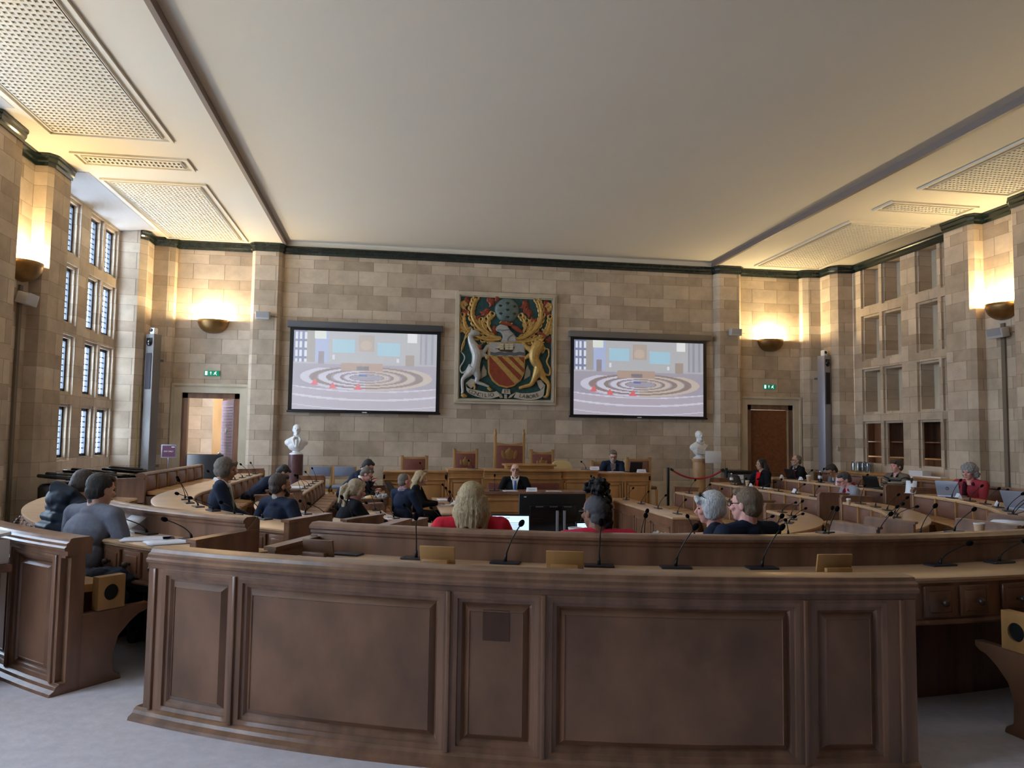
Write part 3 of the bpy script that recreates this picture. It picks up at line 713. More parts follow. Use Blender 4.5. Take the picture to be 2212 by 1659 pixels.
# dais
def dais_unit(x0, x1, y0, zt, zb, npan, label, leather=False, mt=DAIS):
    g = empty('dais_desk', ((x0+x1)/2, y0+.3, zb), label, 'desk', 'golden oak desks of the platform')
    bm = NB(); bb(bm, x0, x1, y0-.03, y0+.55, zt-.035, zt, bev=.008); obj('tabletop', bm, mt, g, 30, world=True)
    bm = NB(); bb(bm, x0+.01, x1-.01, y0, y0+.05, zb, zt-.03); bb(bm, x0+.005, x1-.005, y0-.02, y0+.05, zt-.16, zt-.14, bev=.004); bb(bm, x0+.005, x1-.005, y0-.015, y0+.05, zt-.06, zt-.04, bev=.004)
    bb(bm, x0+.01, x0+.04, y0, y0+.5, zb, zt-.03); bb(bm, x1-.04, x1-.01, y0, y0+.5, zb, zt-.03); obj('front', bm, mt, g, 30, world=True)
    w = (x1-x0)/npan
    for k in range(npan):
        a, b = x0+k*w, x0+(k+1)*w
        bm = NB(); bb(bm, a-.025 if k else a, a+.035, y0-.022, y0, zb, zt-.16, bev=.006); bb(bm, b-.035, b, y0-.022, y0, zb, zt-.16, bev=.006); obj('pilaster', bm, mt, g, 30, world=True)
        bm = NB()
        for q in ((a+.06, b-.06, zt-.23, zt-.2), (a+.06, b-.06, zb+.06, zb+.09), (a+.06, a+.09, zb+.06, zt-.2), (b-.09, b-.06, zb+.06, zt-.2)): bb(bm, q[0], q[1], y0-.016, y0+.01, q[2], q[3], bev=.005)
        obj('panel_moulding', bm, mt, g, 30, world=True)
        bm = NB(); bb(bm, a+.11, b-.11, y0-.012, y0+.01, zb+.11, zt-.25, bev=.008); obj('raised_panel', bm, mt, g, 30, world=True)
    return g
dais_unit(-.15, .98, 13.75, .865, -.24, 2, 'golden oak platform desk at its left end, below the plain maroon chair')
dais_unit(.98, 1.62, 13.65, .91, -.24, 1, 'slightly higher golden oak platform desk left of centre')
dais_unit(3.02, 3.72, 13.65, .91, -.24, 1, 'slightly higher golden oak platform desk right of centre')
dais_unit(3.72, 4.75, 13.75, .865, -.24, 2, 'golden oak platform desk at its right end where the bearded man writes')
g = empty('dais_desk', (2.3, 13.6, -.2), 'raised centre of the platform desk below the high-backed chair', 'desk', 'golden oak desks of the platform')
bm = NB(); bb(bm, 1.62, 3.02, 13.55, 14.2, .875, .91, bev=.008); bb(bm, 2.08, 2.95, 13.9, 14.3, .91, .975, bev=.008); bb(bm, 2.04, 2.99, 13.86, 14.34, .965, 1.0, bev=.008); obj('tabletop', bm, DAIS, g, 30, world=True)
bm = NB(); bb(bm, 1.62, 3.02, 13.6, 13.65, -.2, .88); bb(bm, 1.62, 3.02, 13.575, 13.65, .74, .77, bev=.004); bb(bm, 1.62, 3.02, 13.58, 13.65, .84, .86, bev=.004); obj('front', bm, DAIS, g, 30, world=True)
bm = NB(); bb(bm, 1.68, 2.96, 13.5, 13.6, .32, .68, bev=.02); obj('seat_back', bm, LEATH2, g, 40, world=True)
bm = NB(); bb(bm, 1.68, 2.96, 13.15, 13.55, .18, .24, bev=.02); obj('seat', bm, LEATH2, g, 40, world=True)
bm = NB()
for x in (1.7, 2.3, 2.9): bb(bm, x-.03, x+.03, 13.18, 13.55, -.2, .18)
obj('leg', bm, DAIS, g, 30, world=True)
# ================================================================ THINGS ON AND NEAR THE WALLS
def px_screen(lit, name, label, x0, x1, hx0, hx1, rows):
    g = empty('projector_screen', ((x0+x1)/2, YB, 1.96), label, 'projector screen', 'pull-down projector screens')
    bm = NB(); bb(bm, hx0, hx1, YB-.17, YB-.02, 3.73, 3.86, bev=.012); obj('housing', bm, GREYD if lit else mat('grey_housing', (112, 104, 98), .5), g, world=True)
    yv = YB-.09
    bm = NB(); bb(bm, x0-.08, x1+.08, yv-.004, yv+.004, 1.97, 3.74); obj('border', bm, BLACK, g, 0, world=True)
    bm = NB(); bb(bm, x0-.10, x1+.10, yv-.015, yv+.015, 1.945, 1.985, bev=.006); bb(bm, (x0+x1)/2-.05, (x0+x1)/2+.05, yv-.02, yv-.012, 1.955, 1.975, mi=1); obj('bottom_bar', bm, [BLACK, WHITE], g, world=True)
    # projected picture of the chamber: coloured cells
    NX, NY = 176, 100; bm = NB(); cl = bm.loops.layers.float_color.new('picture')
    V = [[bm.verts.new((x0+(x1-x0)*i/NX, yv-.006, 2.01+(3.67-2.01)*j/NY)) for i in range(NX+1)] for j in range(NY+1)]
    rnd = random.Random(3)
    def colour(u, v):       # u right 0..1, v down 0..1
        c = [188, 190, 196] if v < .42 else [178-30*(.5-abs(v-.6)), 168-18*(.5-abs(v-.6)), 178]
        if v > .72: c = [184, 176, 192]
        if v < .40 and u < .09:      # windows
            c = [120, 128, 170]
            if (u*34) % 1 > .42 and (v*9) % 1 > .22: c = [236, 242, 255]
        if .09 <= u < .24 and v < .40: c = [176, 192, 236] if u > .15 else [170, 164, 160]
        if .14 < u < .22 and v < .1: c = [240, 246, 236]
        if .17 < u < .21 and .26 < v < .42: c = [150, 140, 150]
        if .79 < u < .86 and v < .12: c = [248, 250, 250]
        if .78 < u < .84 and .28 < v < .42: c = [166, 150, 140]
        if u > .88 and v < .4: c = [176, 178, 190] if (u*24) % 1 > .4 else [150, 152, 168]
        for a, b, cc, dd in ((.265, .42, .10, .27), (.58, .74, .13, .30)):
            if a < u < b and cc < v < dd: c = [168, 214, 236] if (u-a)+(v-cc) > .02 else [190, 226, 240]
        if .45 < u < .555 and .04 < v < .25: c = [206, 186, 170] if ((u-.5)/.04)**2+((v-.17)/.06)**2 < 1 else [186, 170, 160]
        if abs(u-.275) < .01 and .30 < v < .36 or abs(u-.725) < .01 and .33 < v < .38: c = [236, 240, 255]
        # concentric desks
        cx, cy = .51, .555
        for ra, rb, w in ((.43, .155, .018), (.31, .115, .018), (.21, .082, .018), (.14, .05, .016)):
            d = math.hypot((u-cx)/ra, (v-cy-.03)/rb)
            if abs(d-1) < w*7*.21/ra*.5+.04 and v > .47: c = [214, 212, 232] if u < .5 else [206, 190, 178]
            elif abs(d-.86) < .06 and v > .45: c = [142, 122, 118]
        if .33 < u < .62 and .40 < v < .50: c = [184, 156, 140]
        if .44 < u < .52 and .44 < v < .49: c = [120, 116, 124]
        if .455 < u < .51 and .535 < v < .57: c = [104, 112, 170]
        for k, (w0, w1) in enumerate(((.70, .715), (.80, .825), (.93, .94))):
            vv = v-.06*(1-((u-.52)/.5)**2)
            if w0 < vv < w1: c = [222, 220, 240]
        for a, b, ra in ((.15, .66, .028), (.275, .70, .026), (.45, .715, .032)):
            if v < b+.03 and abs(u-a) < ra*(1-(b+.03-v)/.085) and v > b-.055: c = [238, 96, 104]
        if lit: c = [x*.86+34 for x in c]
        else: c = [x*1.0-2 for x in c]
        return c
    for j in range(NY):
        for i in range(NX):
            f = bm.faces.new((V[j][i], V[j][i+1], V[j+1][i+1], V[j+1][i]))
            c = srgb([max(0, min(255, q+rnd.uniform(-3, 3))) for q in colour((i+.5)/NX, 1-(j+.5)/NY)])
            for lp in f.loops: lp[cl] = (*c, 1)
    m = MATS.get('projected_picture')
    if m is None:
        m = bpy.data.materials.new('projected_picture'); m.use_nodes = True; N = m.node_tree.nodes; b = N['Principled BSDF']
        at = N.new('ShaderNodeVertexColor'); at.layer_name = 'picture'; b.inputs['Base Color'].default_value = (.25, .25, .25, 1); b.inputs['Roughness'].default_value = .9
        m.node_tree.links.new(at.outputs[0], b.inputs['Emission Color']); b.inputs['Emission Strength'].default_value = SCREEN_E; MATS['projected_picture'] = m
    obj('picture', bm, m, g, 0, world=True)
SCREEN_E = .30
px_screen(1, 'l', 'washed-out projector screen left of the coat of arms showing this chamber', -2.09, .9, -2.23, 1.03, 0)
px_screen(0, 'r', 'more contrasty projector screen right of the coat of arms showing this chamber', 3.93, 6.94, 3.81, 7.12, 0)
# --- coat of arms relief; (u,v) in a 1602x1659 drawing
def EU(u, v):
    s = (v-240)/1265.0
    ul = 202-17*s; w = 1128+2*s; vt = 232+38*(u-200)/1130.0; h = 1263-24*(u-200)/1130.0
    return (1.40+2.03*(u-ul)/w, 4.54-2.23*(v-vt)/h)
EM = empty('coat_of_arms', (2.415, YB, 2.2), 'carved and painted coat of arms with antelope, lion and red shield', 'coat of arms')
YE = YB-.02
def eprism(name, pts, d0, d1, mt, parent=EM, bev=.008, bm=None):
    own = bm is None
    if own: bm = NB()
    p = [EU(*q) for q in pts]; n = len(p)
    a = [bm.verts.new((x, YE-d0, z)) for x, z in p]; b = [bm.verts.new((x, YE-d1, z)) for x, z in p]
    fs = [bm.faces.new(a), bm.faces.new(b[::-1])]+[bm.faces.new((a[i], a[(i+1) % n], b[(i+1) % n], b[i])) for i in range(n)]
    bmesh.ops.recalc_face_normals(bm, faces=fs)
    if bev:
        try: bmesh.ops.bevel(bm, geom=list(fs[1].edges), offset=bev, segments=2, affect='EDGES')
        except Exception: pass
    if own: return obj(name, bm, mt, parent, 40, world=True)
def crv(pts, n=6):
    """Catmull-Rom"""
    out = []; P_ = [pts[0]]+list(pts)+[pts[-1]]
    for i in range(1, len(P_)-2):
        for k in range(n):
            t = k/n; a, b, c, d = P_[i-1], P_[i], P_[i+1], P_[i+2]
            out.append(tuple(.5*(2*b[j]+(c[j]-a[j])*t+(2*a[j]-5*b[j]+4*c[j]-d[j])*t*t+(-a[j]+3*b[j]-3*c[j]+d[j])*t**3) for j in range(len(b))))
    out.append(tuple(pts[-1])); return out
def etube(bm, pts, dep=.03, seg=8):
    """pts: (u,v,radius px)"""
    q = crv([tuple(p) for p in pts]); k = 2.03/1130
    w = []
    for u, v, r_ in q:
        x, z = EU(u, v); w.append((x, YE-dep, z))
    tube(bm, w, [max(.003, p[2]*k) for p in q], seg, flat=(Vector((0, 1, 0)), .8))
bm = NB(); eprism('', [(195, 228), (1335, 266), (1320, 1515), (178, 1500)], -.01, .004, TEAL, bm=bm, bev=0); obj('ground', bm, TEAL, EM, 0, world=True)
bm = NB()   # stone frame
for d, w, dp in ((60, 30, .05), (30, 18, .08), (12, 14, .04)):
    A_ = [(202-d, 232-d-3), (1330+d, 270-d), (1315+d, 1510+d), (185-d, 1495+d)]; d2 = d-w
    B_ = [(202-d2, 232-d2-3), (1330+d2, 270-d2), (1315+d2, 1510+d2), (185-d2, 1495+d2)]
    for i in range(4):
        j = (i+1) % 4; eprism('', [A_[i], A_[j], B_[j], B_[i]], -.02, dp, STONEP, bm=bm, bev=.006)
obj('stone_frame', bm, STONEP, EM, 30, world=True)
bm = NB()   # red foliage
for u, v, a, s in ((255, 290, 40, 60), (270, 420, 100, 55), (560, 300, -30, 60), (500, 420, 60, 62), (400, 500, 80, 55), (980, 330, 20, 60), (1020, 430, -50, 65), (1110, 520, 100, 50), (1250, 330, 0, 55), (1270, 420, 120, 50), (600, 650, 30, 60), (240, 560, 10, 40), (640, 250, 0, 40), (1290, 760, 50, 45)):
    for k in range(5):
        t = R(a+k*50-100); etube(bm, [(u, v, 20), (u+math.cos(t)*s*.6, v+math.sin(t)*s*.6, 22), (u+math.cos(t+.5)*s*1.1, v+math.sin(t+.5)*s*1.1, 4)], .012)
obj('red_foliage', bm, RUST, EM, 50, world=True)
def leaf_pl(pts, k):  # gilt acanthus: main stem with side lobes
    bm = NB(); q = crv(pts, 5)
    etube(bm, [(p[0], p[1], p[2]*.62) for p in pts], .045); etube(bm, [(p[0]+9, p[1]+9, p[2]*.4) for p in pts], .052)
    n = len(q)
    for i in range(3, n-1, 2):
        u, v, r_ = q[i]; pu, pv, _ = q[i-1]; d = math.atan2(v-pv, u-pu)
        for s in (-1, 1):
            a = d+s*R(48); L_ = 96*(1-.3*i/n)*k**.5
            etube(bm, [(u, v, 12), (u+math.cos(a)*L_*.5, v+math.sin(a)*L_*.5, 15), (u+math.cos(a-s*.35)*L_*.85, v+math.sin(a-s*.35)*L_*.85, 12), (u+math.cos(a-s*.8)*L_, v+math.sin(a-s*.8)*L_, 4)], .022+.008*(i % 2), 6)
    return bm
GL = [([(690, 745, 30), (560, 720, 34), (420, 620, 34), (340, 480, 30), (350, 340, 24), (385, 260, 10)], 1.0), ([(680, 760, 26), (520, 770, 26), (330, 700, 22), (250, 600, 20), (225, 480, 8)], .8), ([(560, 700, 24), (480, 620, 20), (455, 540, 8)], .6), ([(570, 660, 22), (530, 560, 22), (575, 470, 8)], .9),
      ([(330, 620, 20), (240, 640, 18), (205, 620, 6)], .5), ([(260, 400, 8), (235, 370, 14), (215, 340, 12), (240, 310, 8), (268, 335, 5)], .1)]
for i, (p, k) in enumerate(GL):
    for sx in (0, 1):
        pts = p if not sx else [(1530-u, v+18, r_) for u, v, r_ in p]
        obj('gilt_leaf', leaf_pl(pts, k), GOLD, EM, 60, world=True)
# globe with bees
bm = NB(); x, z = EU(770, 405); M_ = Matrix.Translation((x, YE, z)) @ Matrix.Diagonal((.275, .10, .275, 1)); bmesh.ops.create_uvsphere(bm, u_segments=40, v_segments=24, radius=1, matrix=M_)
gl = obj('globe', bm, mat('globe_grey', (92, 108, 104), .5, noise=((9, 9, 9), .3)), EM, 60, world=True)
bm = NB()
for u, v in ((770, 320), (683, 352), (855, 360), (770, 405), (688, 450), (853, 452), (770, 492)):
    x, z = EU(u, v); rr = math.hypot(x-EU(770, 405)[0], z-EU(770, 405)[1])/.275; y = YE-.10*math.sqrt(max(0, 1-rr*rr))-.004
    ell(bm, (x, y, z), (.014, .012, .032), seg=8)
    for s in (-1, 1):
        ell(bm, (x+s*.024, y, z+.012), (.022, .008, .009), Euler((0, s*.5, 0)), 8); ell(bm, (x+s*.02, y, z-.008), (.018, .008, .006), Euler((0, -s*.5, 0)), 8)
obj('bee', bm, mat('bee_dark', (44, 36, 26), .5), gl, 60, world=False)
_o = bpy.data.objects['bee']; _o.location = -Vector(EM.location)
# helm and wreath
hl = eprism('helm', crv([(640, 610), (700, 575), (760, 590), (800, 650), (850, 700), (885, 760), (870, 800), (700, 800), (715, 740), (690, 680), (630, 655), (640, 610)], 3)[:-1], .0, .10, SILVER, bev=.03)
bm = NB(); etube(bm, [(640, 650, 4), (720, 655, 10), (790, 640, 6)], .11); etube(bm, [(760, 800, 4), (780, 740, 8), (850, 700, 4)], .11); obj('visor_line', bm, GREYM, EM, 60, world=True)
bm = NB(); etube(bm, [(690, 560, 22), (760, 570, 26), (830, 590, 22)], .08); etube(bm, [(830, 600, 24), (900, 640, 30), (960, 680, 14)], .05); obj('wreath', bm, RUST, EM, 60, world=True)
bm = NB()
for u, v in ((680, 556), (745, 562), (815, 575)): etube(bm, [(u-12, v+12, 8), (u+14, v-8, 10)], .1)
obj('wreath_band', bm, GOLD, EM, 60, world=True)
# shield
SH = [(540, 800)]+[(985, 815), (985, 1010), (975, 1180), (930, 1270), (850, 1335), (765, 1358), (670, 1335), (590, 1270), (545, 1180), (535, 1010)]
def shield_outline(s):
    return [(765+(u-765)*s, 1060+(v-1060)*s) for u, v in SH]
sh = eprism('shield', shield_outline(1.03), .0, .075, GOLD, bev=.006)
eprism('red_field', [(548, 978), (978, 985), (972, 1175), (925, 1262), (848, 1325), (765, 1345), (672, 1324), (598, 1262), (552, 1178)], .07, .082, RUST, bev=.003)
eprism('chief', [(552, 806), (978, 820), (978, 975), (548, 968)], .07, .084, SILVER, bev=.003)
bm = NB()
for o_ in (0, 150, 290):
    a = (560+o_, 980); b = (640+o_, 982); 
    if o_ == 0: poly = [a, b, (920, 1275), (865, 1318)]
    elif o_ == 150: poly = [(700, 983), (775, 984), (972, 1195), (962, 1232)]; poly = [(700, 983), (775, 984), (974, 1180), (955, 1225)]
    else: poly = [(835, 985), (905, 986), (977, 1065), (976, 1130)]
    eprism('', poly, .08, .09, GOLD, bm=bm, bev=.002)
obj('bend', bm, GOLD, EM, 30, world=True)
bm = NB()
for k in range(3): etube(bm, [(560+i*60, 935+14*k+(6 if i % 2 else -6)-4, 5) for i in range(8)], .088, 6)
obj('sea_waves', bm, mat('sea_grey', (74, 82, 88), .5), EM, 60, world=True)
bm = NB(); eprism('', [(650, 890), (845, 880), (825, 922), (690, 918)], .085, .10, OAKD, bm=bm, bev=.004); etube(bm, [(625, 885, 3), (700, 880, 4), (860, 865, 3)], .095)
for u in (700, 765, 815): etube(bm, [(u, 890, 4), (u, 812, 3)], .095)
shp = obj('ship', bm, mat('ship_dark', (70, 50, 34), .5), EM, 40, world=True)
bm = NB()
for u in (700, 765, 815):
    for k in range(3): eprism('', [(u-22, 822+k*26), (u+16, 820+k*26), (u+26, 842+k*26), (u-26, 844+k*26)], .095, .112, SILVER, bm=bm, bev=.004)
eprism('', [(628, 880), (680, 830), (672, 880)], .095, .11, SILVER, bm=bm, bev=.003)
obj('sails', bm, mat('sail_cream', (206, 190, 156), .6), EM, 40, world=True)
# antelope (left supporter) and lion (right supporter)
def beast(name, parts, mt):
    bm = NB()
    for p in parts: etube(bm, p, .055, 12)
    o = obj(name, bm, mt, EM, 60, world=True); md = o.modifiers.new('fuse', 'REMESH'); md.mode = 'VOXEL'; md.voxel_size = .009; md.use_smooth_shade = True; return o
an = beast('antelope', [[(430, 700, 22), (370, 690, 40), (320, 720, 34), (330, 790, 44), (370, 870, 62), (400, 950, 66), (390, 1050, 56), (370, 1130, 62), (330, 1190, 40)],
    [(380, 930, 40), (480, 920, 30), (530, 850, 22), (560, 870, 20), (560, 930, 16)], [(400, 980, 40), (480, 960, 28), (530, 990, 20), (560, 1000, 12)],
    [(350, 1130, 60), (300, 1190, 42), (230, 1260, 24), (225, 1340, 20), (230, 1410, 18), (215, 1440, 14)], [(380, 1130, 62), (410, 1230, 36), (400, 1290, 24), (470, 1320, 20), (550, 1350, 14)],
    [(320, 1080, 20), (270, 1160, 14), (215, 1180, 12), (195, 1120, 10), (240, 1040, 9), (250, 980, 9), (215, 930, 8)], [(340, 690, 10), (330, 650, 10), (350, 640, 8)]], SILVER)
bm = NB()
etube(bm, [(325, 680, 9), (280, 690, 9), (250, 760, 8), (240, 840, 8), (205, 930, 5)], .07); etube(bm, [(330, 690, 8), (270, 740, 8), (225, 830, 7), (210, 900, 5)], .08)
for k in range(9): etube(bm, [(330+k*16, 850-6*abs(k-4), 9), (336+k*16, 852-6*abs(k-4), 9)], .12)
for p in ([(210, 1450, 16), (240, 1462, 26), (280, 1470, 12)], [(530, 1360, 16), (560, 1385, 18), (585, 1390, 8)], [(550, 985, 16), (520, 1000, 20), (500, 960, 10)], [(350, 1320, 12), (375, 1350, 14), (370, 1385, 12)]): etube(bm, p, .07)
obj('antelope_gilding', bm, GOLD, EM, 60, world=True)
li = beast('lion', [[(1180, 800, 58), (1150, 850, 76), (1110, 920, 72), (1105, 1010, 62), (1150, 1090, 56), (1150, 1160, 60), (1130, 1220, 40)],
    [(1200, 790, 44), (1170, 760, 30)], [(1080, 900, 46), (1010, 860, 30), (970, 815, 24), (955, 800, 16)], [(1080, 950, 40), (1010, 980, 24), (990, 1010, 16)], [(1230, 870, 12), (1180, 900, 10)],
    [(1150, 1150, 62), (1110, 1240, 38), (1060, 1320, 26), (980, 1345, 22), (915, 1365, 18)], [(1170, 1150, 60), (1215, 1230, 36), (1280, 1310, 24), (1275, 1400, 22), (1260, 1460, 22), (1215, 1470, 12)],
    [(1190, 1100, 18), (1230, 1180, 14), (1290, 1200, 14), (1300, 1130, 12), (1260, 1040, 11), (1285, 960, 11), (1280, 890, 12), (1240, 880, 9), (1220, 930, 7)]]+[[(1150+60*math.cos(a_*.7), 850+75*math.sin(a_*.7), 20), (1150+95*math.cos(a_*.7+.2), 850+112*math.sin(a_*.7+.2), 7)] for a_ in range(9)], GOLD)
bm = NB()
for p in ([(1150, 700, 12), (1170, 680, 16), (1210, 700, 16), (1250, 730, 12)], [(1250, 760, 14), (1290, 780, 10)]): etube(bm, p, .06)
x, z = EU(432, 870); ell(bm, (x, YE-.12, z), (.045, .02, .055)); x, z = EU(1110, 905); ell(bm, (x, YE-.13, z), (.05, .02, .055)); obj('rose', bm, RUST, EM, 60, world=True)
bm = NB()
for u0 in (480, 1020): eprism('', [(u0-40, 1260), (u0+40, 1210), (u0+40, 1150), (u0+22, 1120), (u0+6, 1075), (u0-14, 1120), (u0-30, 1180)], .0, .03, SILVER, bm=bm, bev=.006)
obj('steeple', bm, mat('steeple_stone', (160, 152, 136), .7), EM, 30, world=True)
# ribbon with motto
RB = mat('ribbon_stone', (186, 176, 158), .6)
def rib(top, bot):
    bm = NB(); n = len(top); a = [EU(*p) for p in top]; b = [EU(*p) for p in bot]
    for y0, fl in ((YE-.085, 0), (YE-.05, 1)):
        A = [bm.verts.new((x, y0, z)) for x, z in a]; B = [bm.verts.new((x, y0, z)) for x, z in b]
        for i in range(n-1): bm.faces.new((A[i], A[i+1], B[i+1], B[i]) if not fl else (A[i], B[i], B[i+1], A[i+1]))
        if not fl: A0, B0 = A, B
    for i in range(n-1): bm.faces.new((A0[i], A[i], A[i+1], A0[i+1])); bm.faces.new((B0[i], B0[i+1], B[i+1], B[i]))
    return bm
rb = obj('ribbon', rib(crv([(265, 1310), (290, 1370), (420, 1400), (560, 1420), (640, 1405)]), crv([(275, 1400), (320, 1440), (430, 1480), (560, 1495), (680, 1465)])), RB, EM, 60, world=True)
obj('ribbon', rib(crv([(715, 1375), (760, 1378), (800, 1380)], 3), crv([(700, 1432), (760, 1436), (808, 1440)], 3)), RB, EM, 60, world=True)
obj('ribbon', rib(crv([(880, 1415), (960, 1428), (1080, 1420), (1190, 1385), (1235, 1320)]), crv([(850, 1480), (950, 1500), (1080, 1508), (1200, 1470), (1225, 1400)])), RB, EM, 60, world=True)
bm = NB(); eprism('', [(640, 1405), (700, 1440), (720, 1480), (690, 1490), (655, 1450)], .03, .06, RB, bm=bm); eprism('', [(880, 1415), (810, 1450), (780, 1490), (820, 1480), (860, 1440)], .03, .06, RB, bm=bm); eprism('', [(735, 1440), (770, 1442), (770, 1495), (735, 1492)], .03, .05, RB, bm=bm); eprism('', [(265, 1310), (330, 1250), (400, 1270), (380, 1330), (330, 1375)], .02, .045, RB, bm=bm); eprism('', [(1235, 1320), (1190, 1260), (1130, 1270), (1160, 1340), (1190, 1385)], .02, .045, RB, bm=bm)
obj('ribbon_fold', bm, RB, EM, 30, world=True)
def text(name, s, loc, size, mt, parent=None, rot=(90, 0, 0), ext=.002, align='CENTER', sx=1):
    c = bpy.data.curves.new(name, 'FONT'); c.body = s; c.size = size; c.extrude = ext; c.align_x = align; c.align_y = 'CENTER'; c.space_character = 1.0
    o = bpy.data.objects.new(name, c); COL.objects.link(o); c.materials.append(mt); o.rotation_euler = [R(a) for a in rot]; o.scale = (sx, 1, 1)
    me = bpy.data.meshes.new_from_object(o); o2 = bpy.data.objects.new(name, me); COL.objects.link(o2); o2.rotation_euler = o.rotation_euler; o2.scale = o.scale
    bpy.data.objects.remove(o); o2.parent = parent; o2.location = Vector(loc)-(Vector(parent.location) if parent else Vector())
    return o2
INK = mat('lettering_dark', (58, 50, 44), .6)
def arc_text(s, pts, size):
    q = crv(pts, 8); L_ = [0]
    for a, b in zip(q, q[1:]): L_.append(L_[-1]+math.hypot(b[0]-a[0], b[1]-a[1]))
    for i, ch in enumerate(s):
        d = L_[-1]*(i+.5)/len(s); k = max(j for j in range(len(L_)) if L_[j] <= d); k = min(k, len(q)-2)
        f = (d-L_[k])/(L_[k+1]-L_[k]); u = q[k][0]+(q[k+1][0]-q[k][0])*f; v = q[k][1]+(q[k+1][1]-q[k][1])*f
        x, z = EU(u, v); a = -math.degrees(math.atan2(q[k+1][1]-q[k][1], q[k+1][0]-q[k][0]))
        text('lettering', ch, (x, YE-.088, z), size, INK, EM, (90, -a, 0))
arc_text('CONCILIO', [(305, 1405), (380, 1435), (480, 1458), (600, 1450)], .115)
arc_text('LABORE', [(910, 1455), (1000, 1470), (1090, 1465), (1160, 1440)], .115)
x, z = EU(758, 1408); text('lettering', 'ET', (x, YE-.088, z), .10, INK, EM)
# exit signs
def exit_sign(x, z, label):
    g = empty('exit_sign', (x, YB, z), label, 'exit sign', 'green emergency exit signs')
    bm = NB(); bb(bm, -.15, .15, -.03, 0, -.055, .055, bev=.004); obj('plate', bm, GREENS, g)
    bm = NB(); y = -.033
    bb(bm, -.13, -.085, y, y+.004, -.04, .04); bb(bm, -.022, -.012, y, y+.004, -.03, .02); prism(bm, [(-.034, .012), (-.017, .036), (0, .012)], 0, .004, Matrix.Translation((0, y+.004, 0)) @ Matrix.Rotation(R(90), 4, 'X'))
    ell(bm, (.085, y, .033), (.009, .004, .009), seg=10)
    for a, b, w in (((.078, .02), (.066, -.005), .010), ((.066, -.005), (.088, -.02), .006), ((.088, -.02), (.098, -.038), .005), ((.066, -.005), (.052, -.022), .006), ((.052, -.022), (.036, -.026), .005), ((.076, .018), (.096, .008), .004), ((.074, .018), (.056, .012), .004), ((.056, .012), (.048, .0), .004)):
        tube(bm, [(a[0], y+.002, a[1]), (b[0], y+.002, b[1])], w, 6, flat=(Vector((0, 1, 0)), .3))
    obj('pictogram', bm, SIGNW, g, 40)
exit_sign(-3.72, 2.72, 'green exit sign with running figure above the left doorway'); exit_sign(8.58, 2.73, 'green exit sign with running figure above the right door')
# wall speakers
def speaker(x, y, z, rz, label, sx=.28, tilt=8):
    g = empty('wall_speaker', (x, y, z), label, 'speaker', 'small pale wall speakers', rz=rz)
    bm = NB(); box(bm, (0, -.13, 0), (sx, .15, .16), rot=Euler((R(tilt), 0, 0)), bev=.015); obj('cabinet', bm, mat('speaker_pale', (176, 174, 172), .5), g)
    bm = NB(); box(bm, (0, -.207, .01), (sx-.04, .006, .12), rot=Euler((R(tilt), 0, 0))); obj('grille', bm, GREYM, g)
    bm = NB(); tube(bm, [(0, 0, 0), (0, -.08, 0)], .025); tube(bm, [(.12, -.1, 0), (.2, -.05, .0), (.28, -.01, -.01)], .006, 6); obj('bracket', bm, GREYD, g)
speaker(-2.70, 16.44, 3.92, 0, 'pale box speaker on the pilaster left of the left projector screen'); speaker(7.62, 16.44, 3.93, 0, 'pale box speaker on the pilaster right of the right projector screen', .26)
speaker(XR, 11.42, 3.30, R(90), 'pale box speaker under the left side wall lamp', .34, 12); speaker(MX(XR), 11.3, 3.33, R(-90), 'pale box speaker under the right side wall lamp', .34, 12)
bm = NB(); bb(bm, MX(XR)-.035, MX(XR)-.004, 11.27, 11.35, 0, 3.5); tag(obj('cable_trunking', bm, mat('trunking_brown', (112, 98, 82), .6), None, 0), 'narrow brown cable trunking down the right wall below its lamp', 'trunking')
bm = NB(); bb(bm, XR+.004, XR+.035, 11.42, 11.50, 0, 3.5); tag(obj('cable_trunking', bm, mat('trunking_brown', (112, 98, 82), .6), None, 0), 'narrow brown cable trunking down the left wall below its lamp', 'trunking')
# loudspeaker columns with cameras
def tower(x, y, rz, label, mt):
    g = empty('column_loudspeaker', (x, y, 0), label, 'loudspeaker column', 'tall loudspeaker columns', rz=rz)
    bm = NB(); bb(bm, -.10, .10, -.1, .1, .0, 3.42, bev=.008); obj('cabinet', bm, mt, g)
    bm = NB(); bb(bm, -.065, .065, -.112, -.098, 2.33, 3.04, bev=.003); obj('speaker_grille', bm, mat('grille_dark', (34, 24, 32), .7), g)
    bm = NB(); bb(bm, -.066, .066, -.115, -.095, 3.25, 3.34); ell(bm, (0, -.105, 3.25), (.066, .05, .075)); obj('camera_dome', bm, BLACKG, g)
    bm = NB(); bb(bm, -.055, .055, -.06, .05, 3.42, 3.55, bev=.02); o = obj('camera', bm, WHITE, g)
    bm = NB(); ell(bm, (-.01, -.065, 3.50), (.035, .02, .035)); obj('lens', bm, BLACKG, o)
    bm = NB(); bb(bm, -.03, .03, .1, .25, 2.9, 2.94); bb(bm, -.03, .03, .1, .25, .8, .84); obj('bracket', bm, GREYD, g)
tower(-4.72, 16.05, R(-28), 'grey loudspeaker column with dark side and white camera in the left corner', mat('tower_grey', (104, 98, 94), .5))
tower(9.62, 16.05, R(18), 'silver loudspeaker column with white camera on top in the right corner', mat('tower_silver', (148, 148, 160), .4, metal=.3))
bm = NB(); tube(bm, [(-4.92, 15.95, 0), (-4.92, 15.95, 2.4)], .014); tag(obj('window_pole', bm, mat('brass_pole', (150, 128, 70), .4, metal=.5), None), 'thin brass pole standing in the left corner by the loudspeaker column', 'pole')
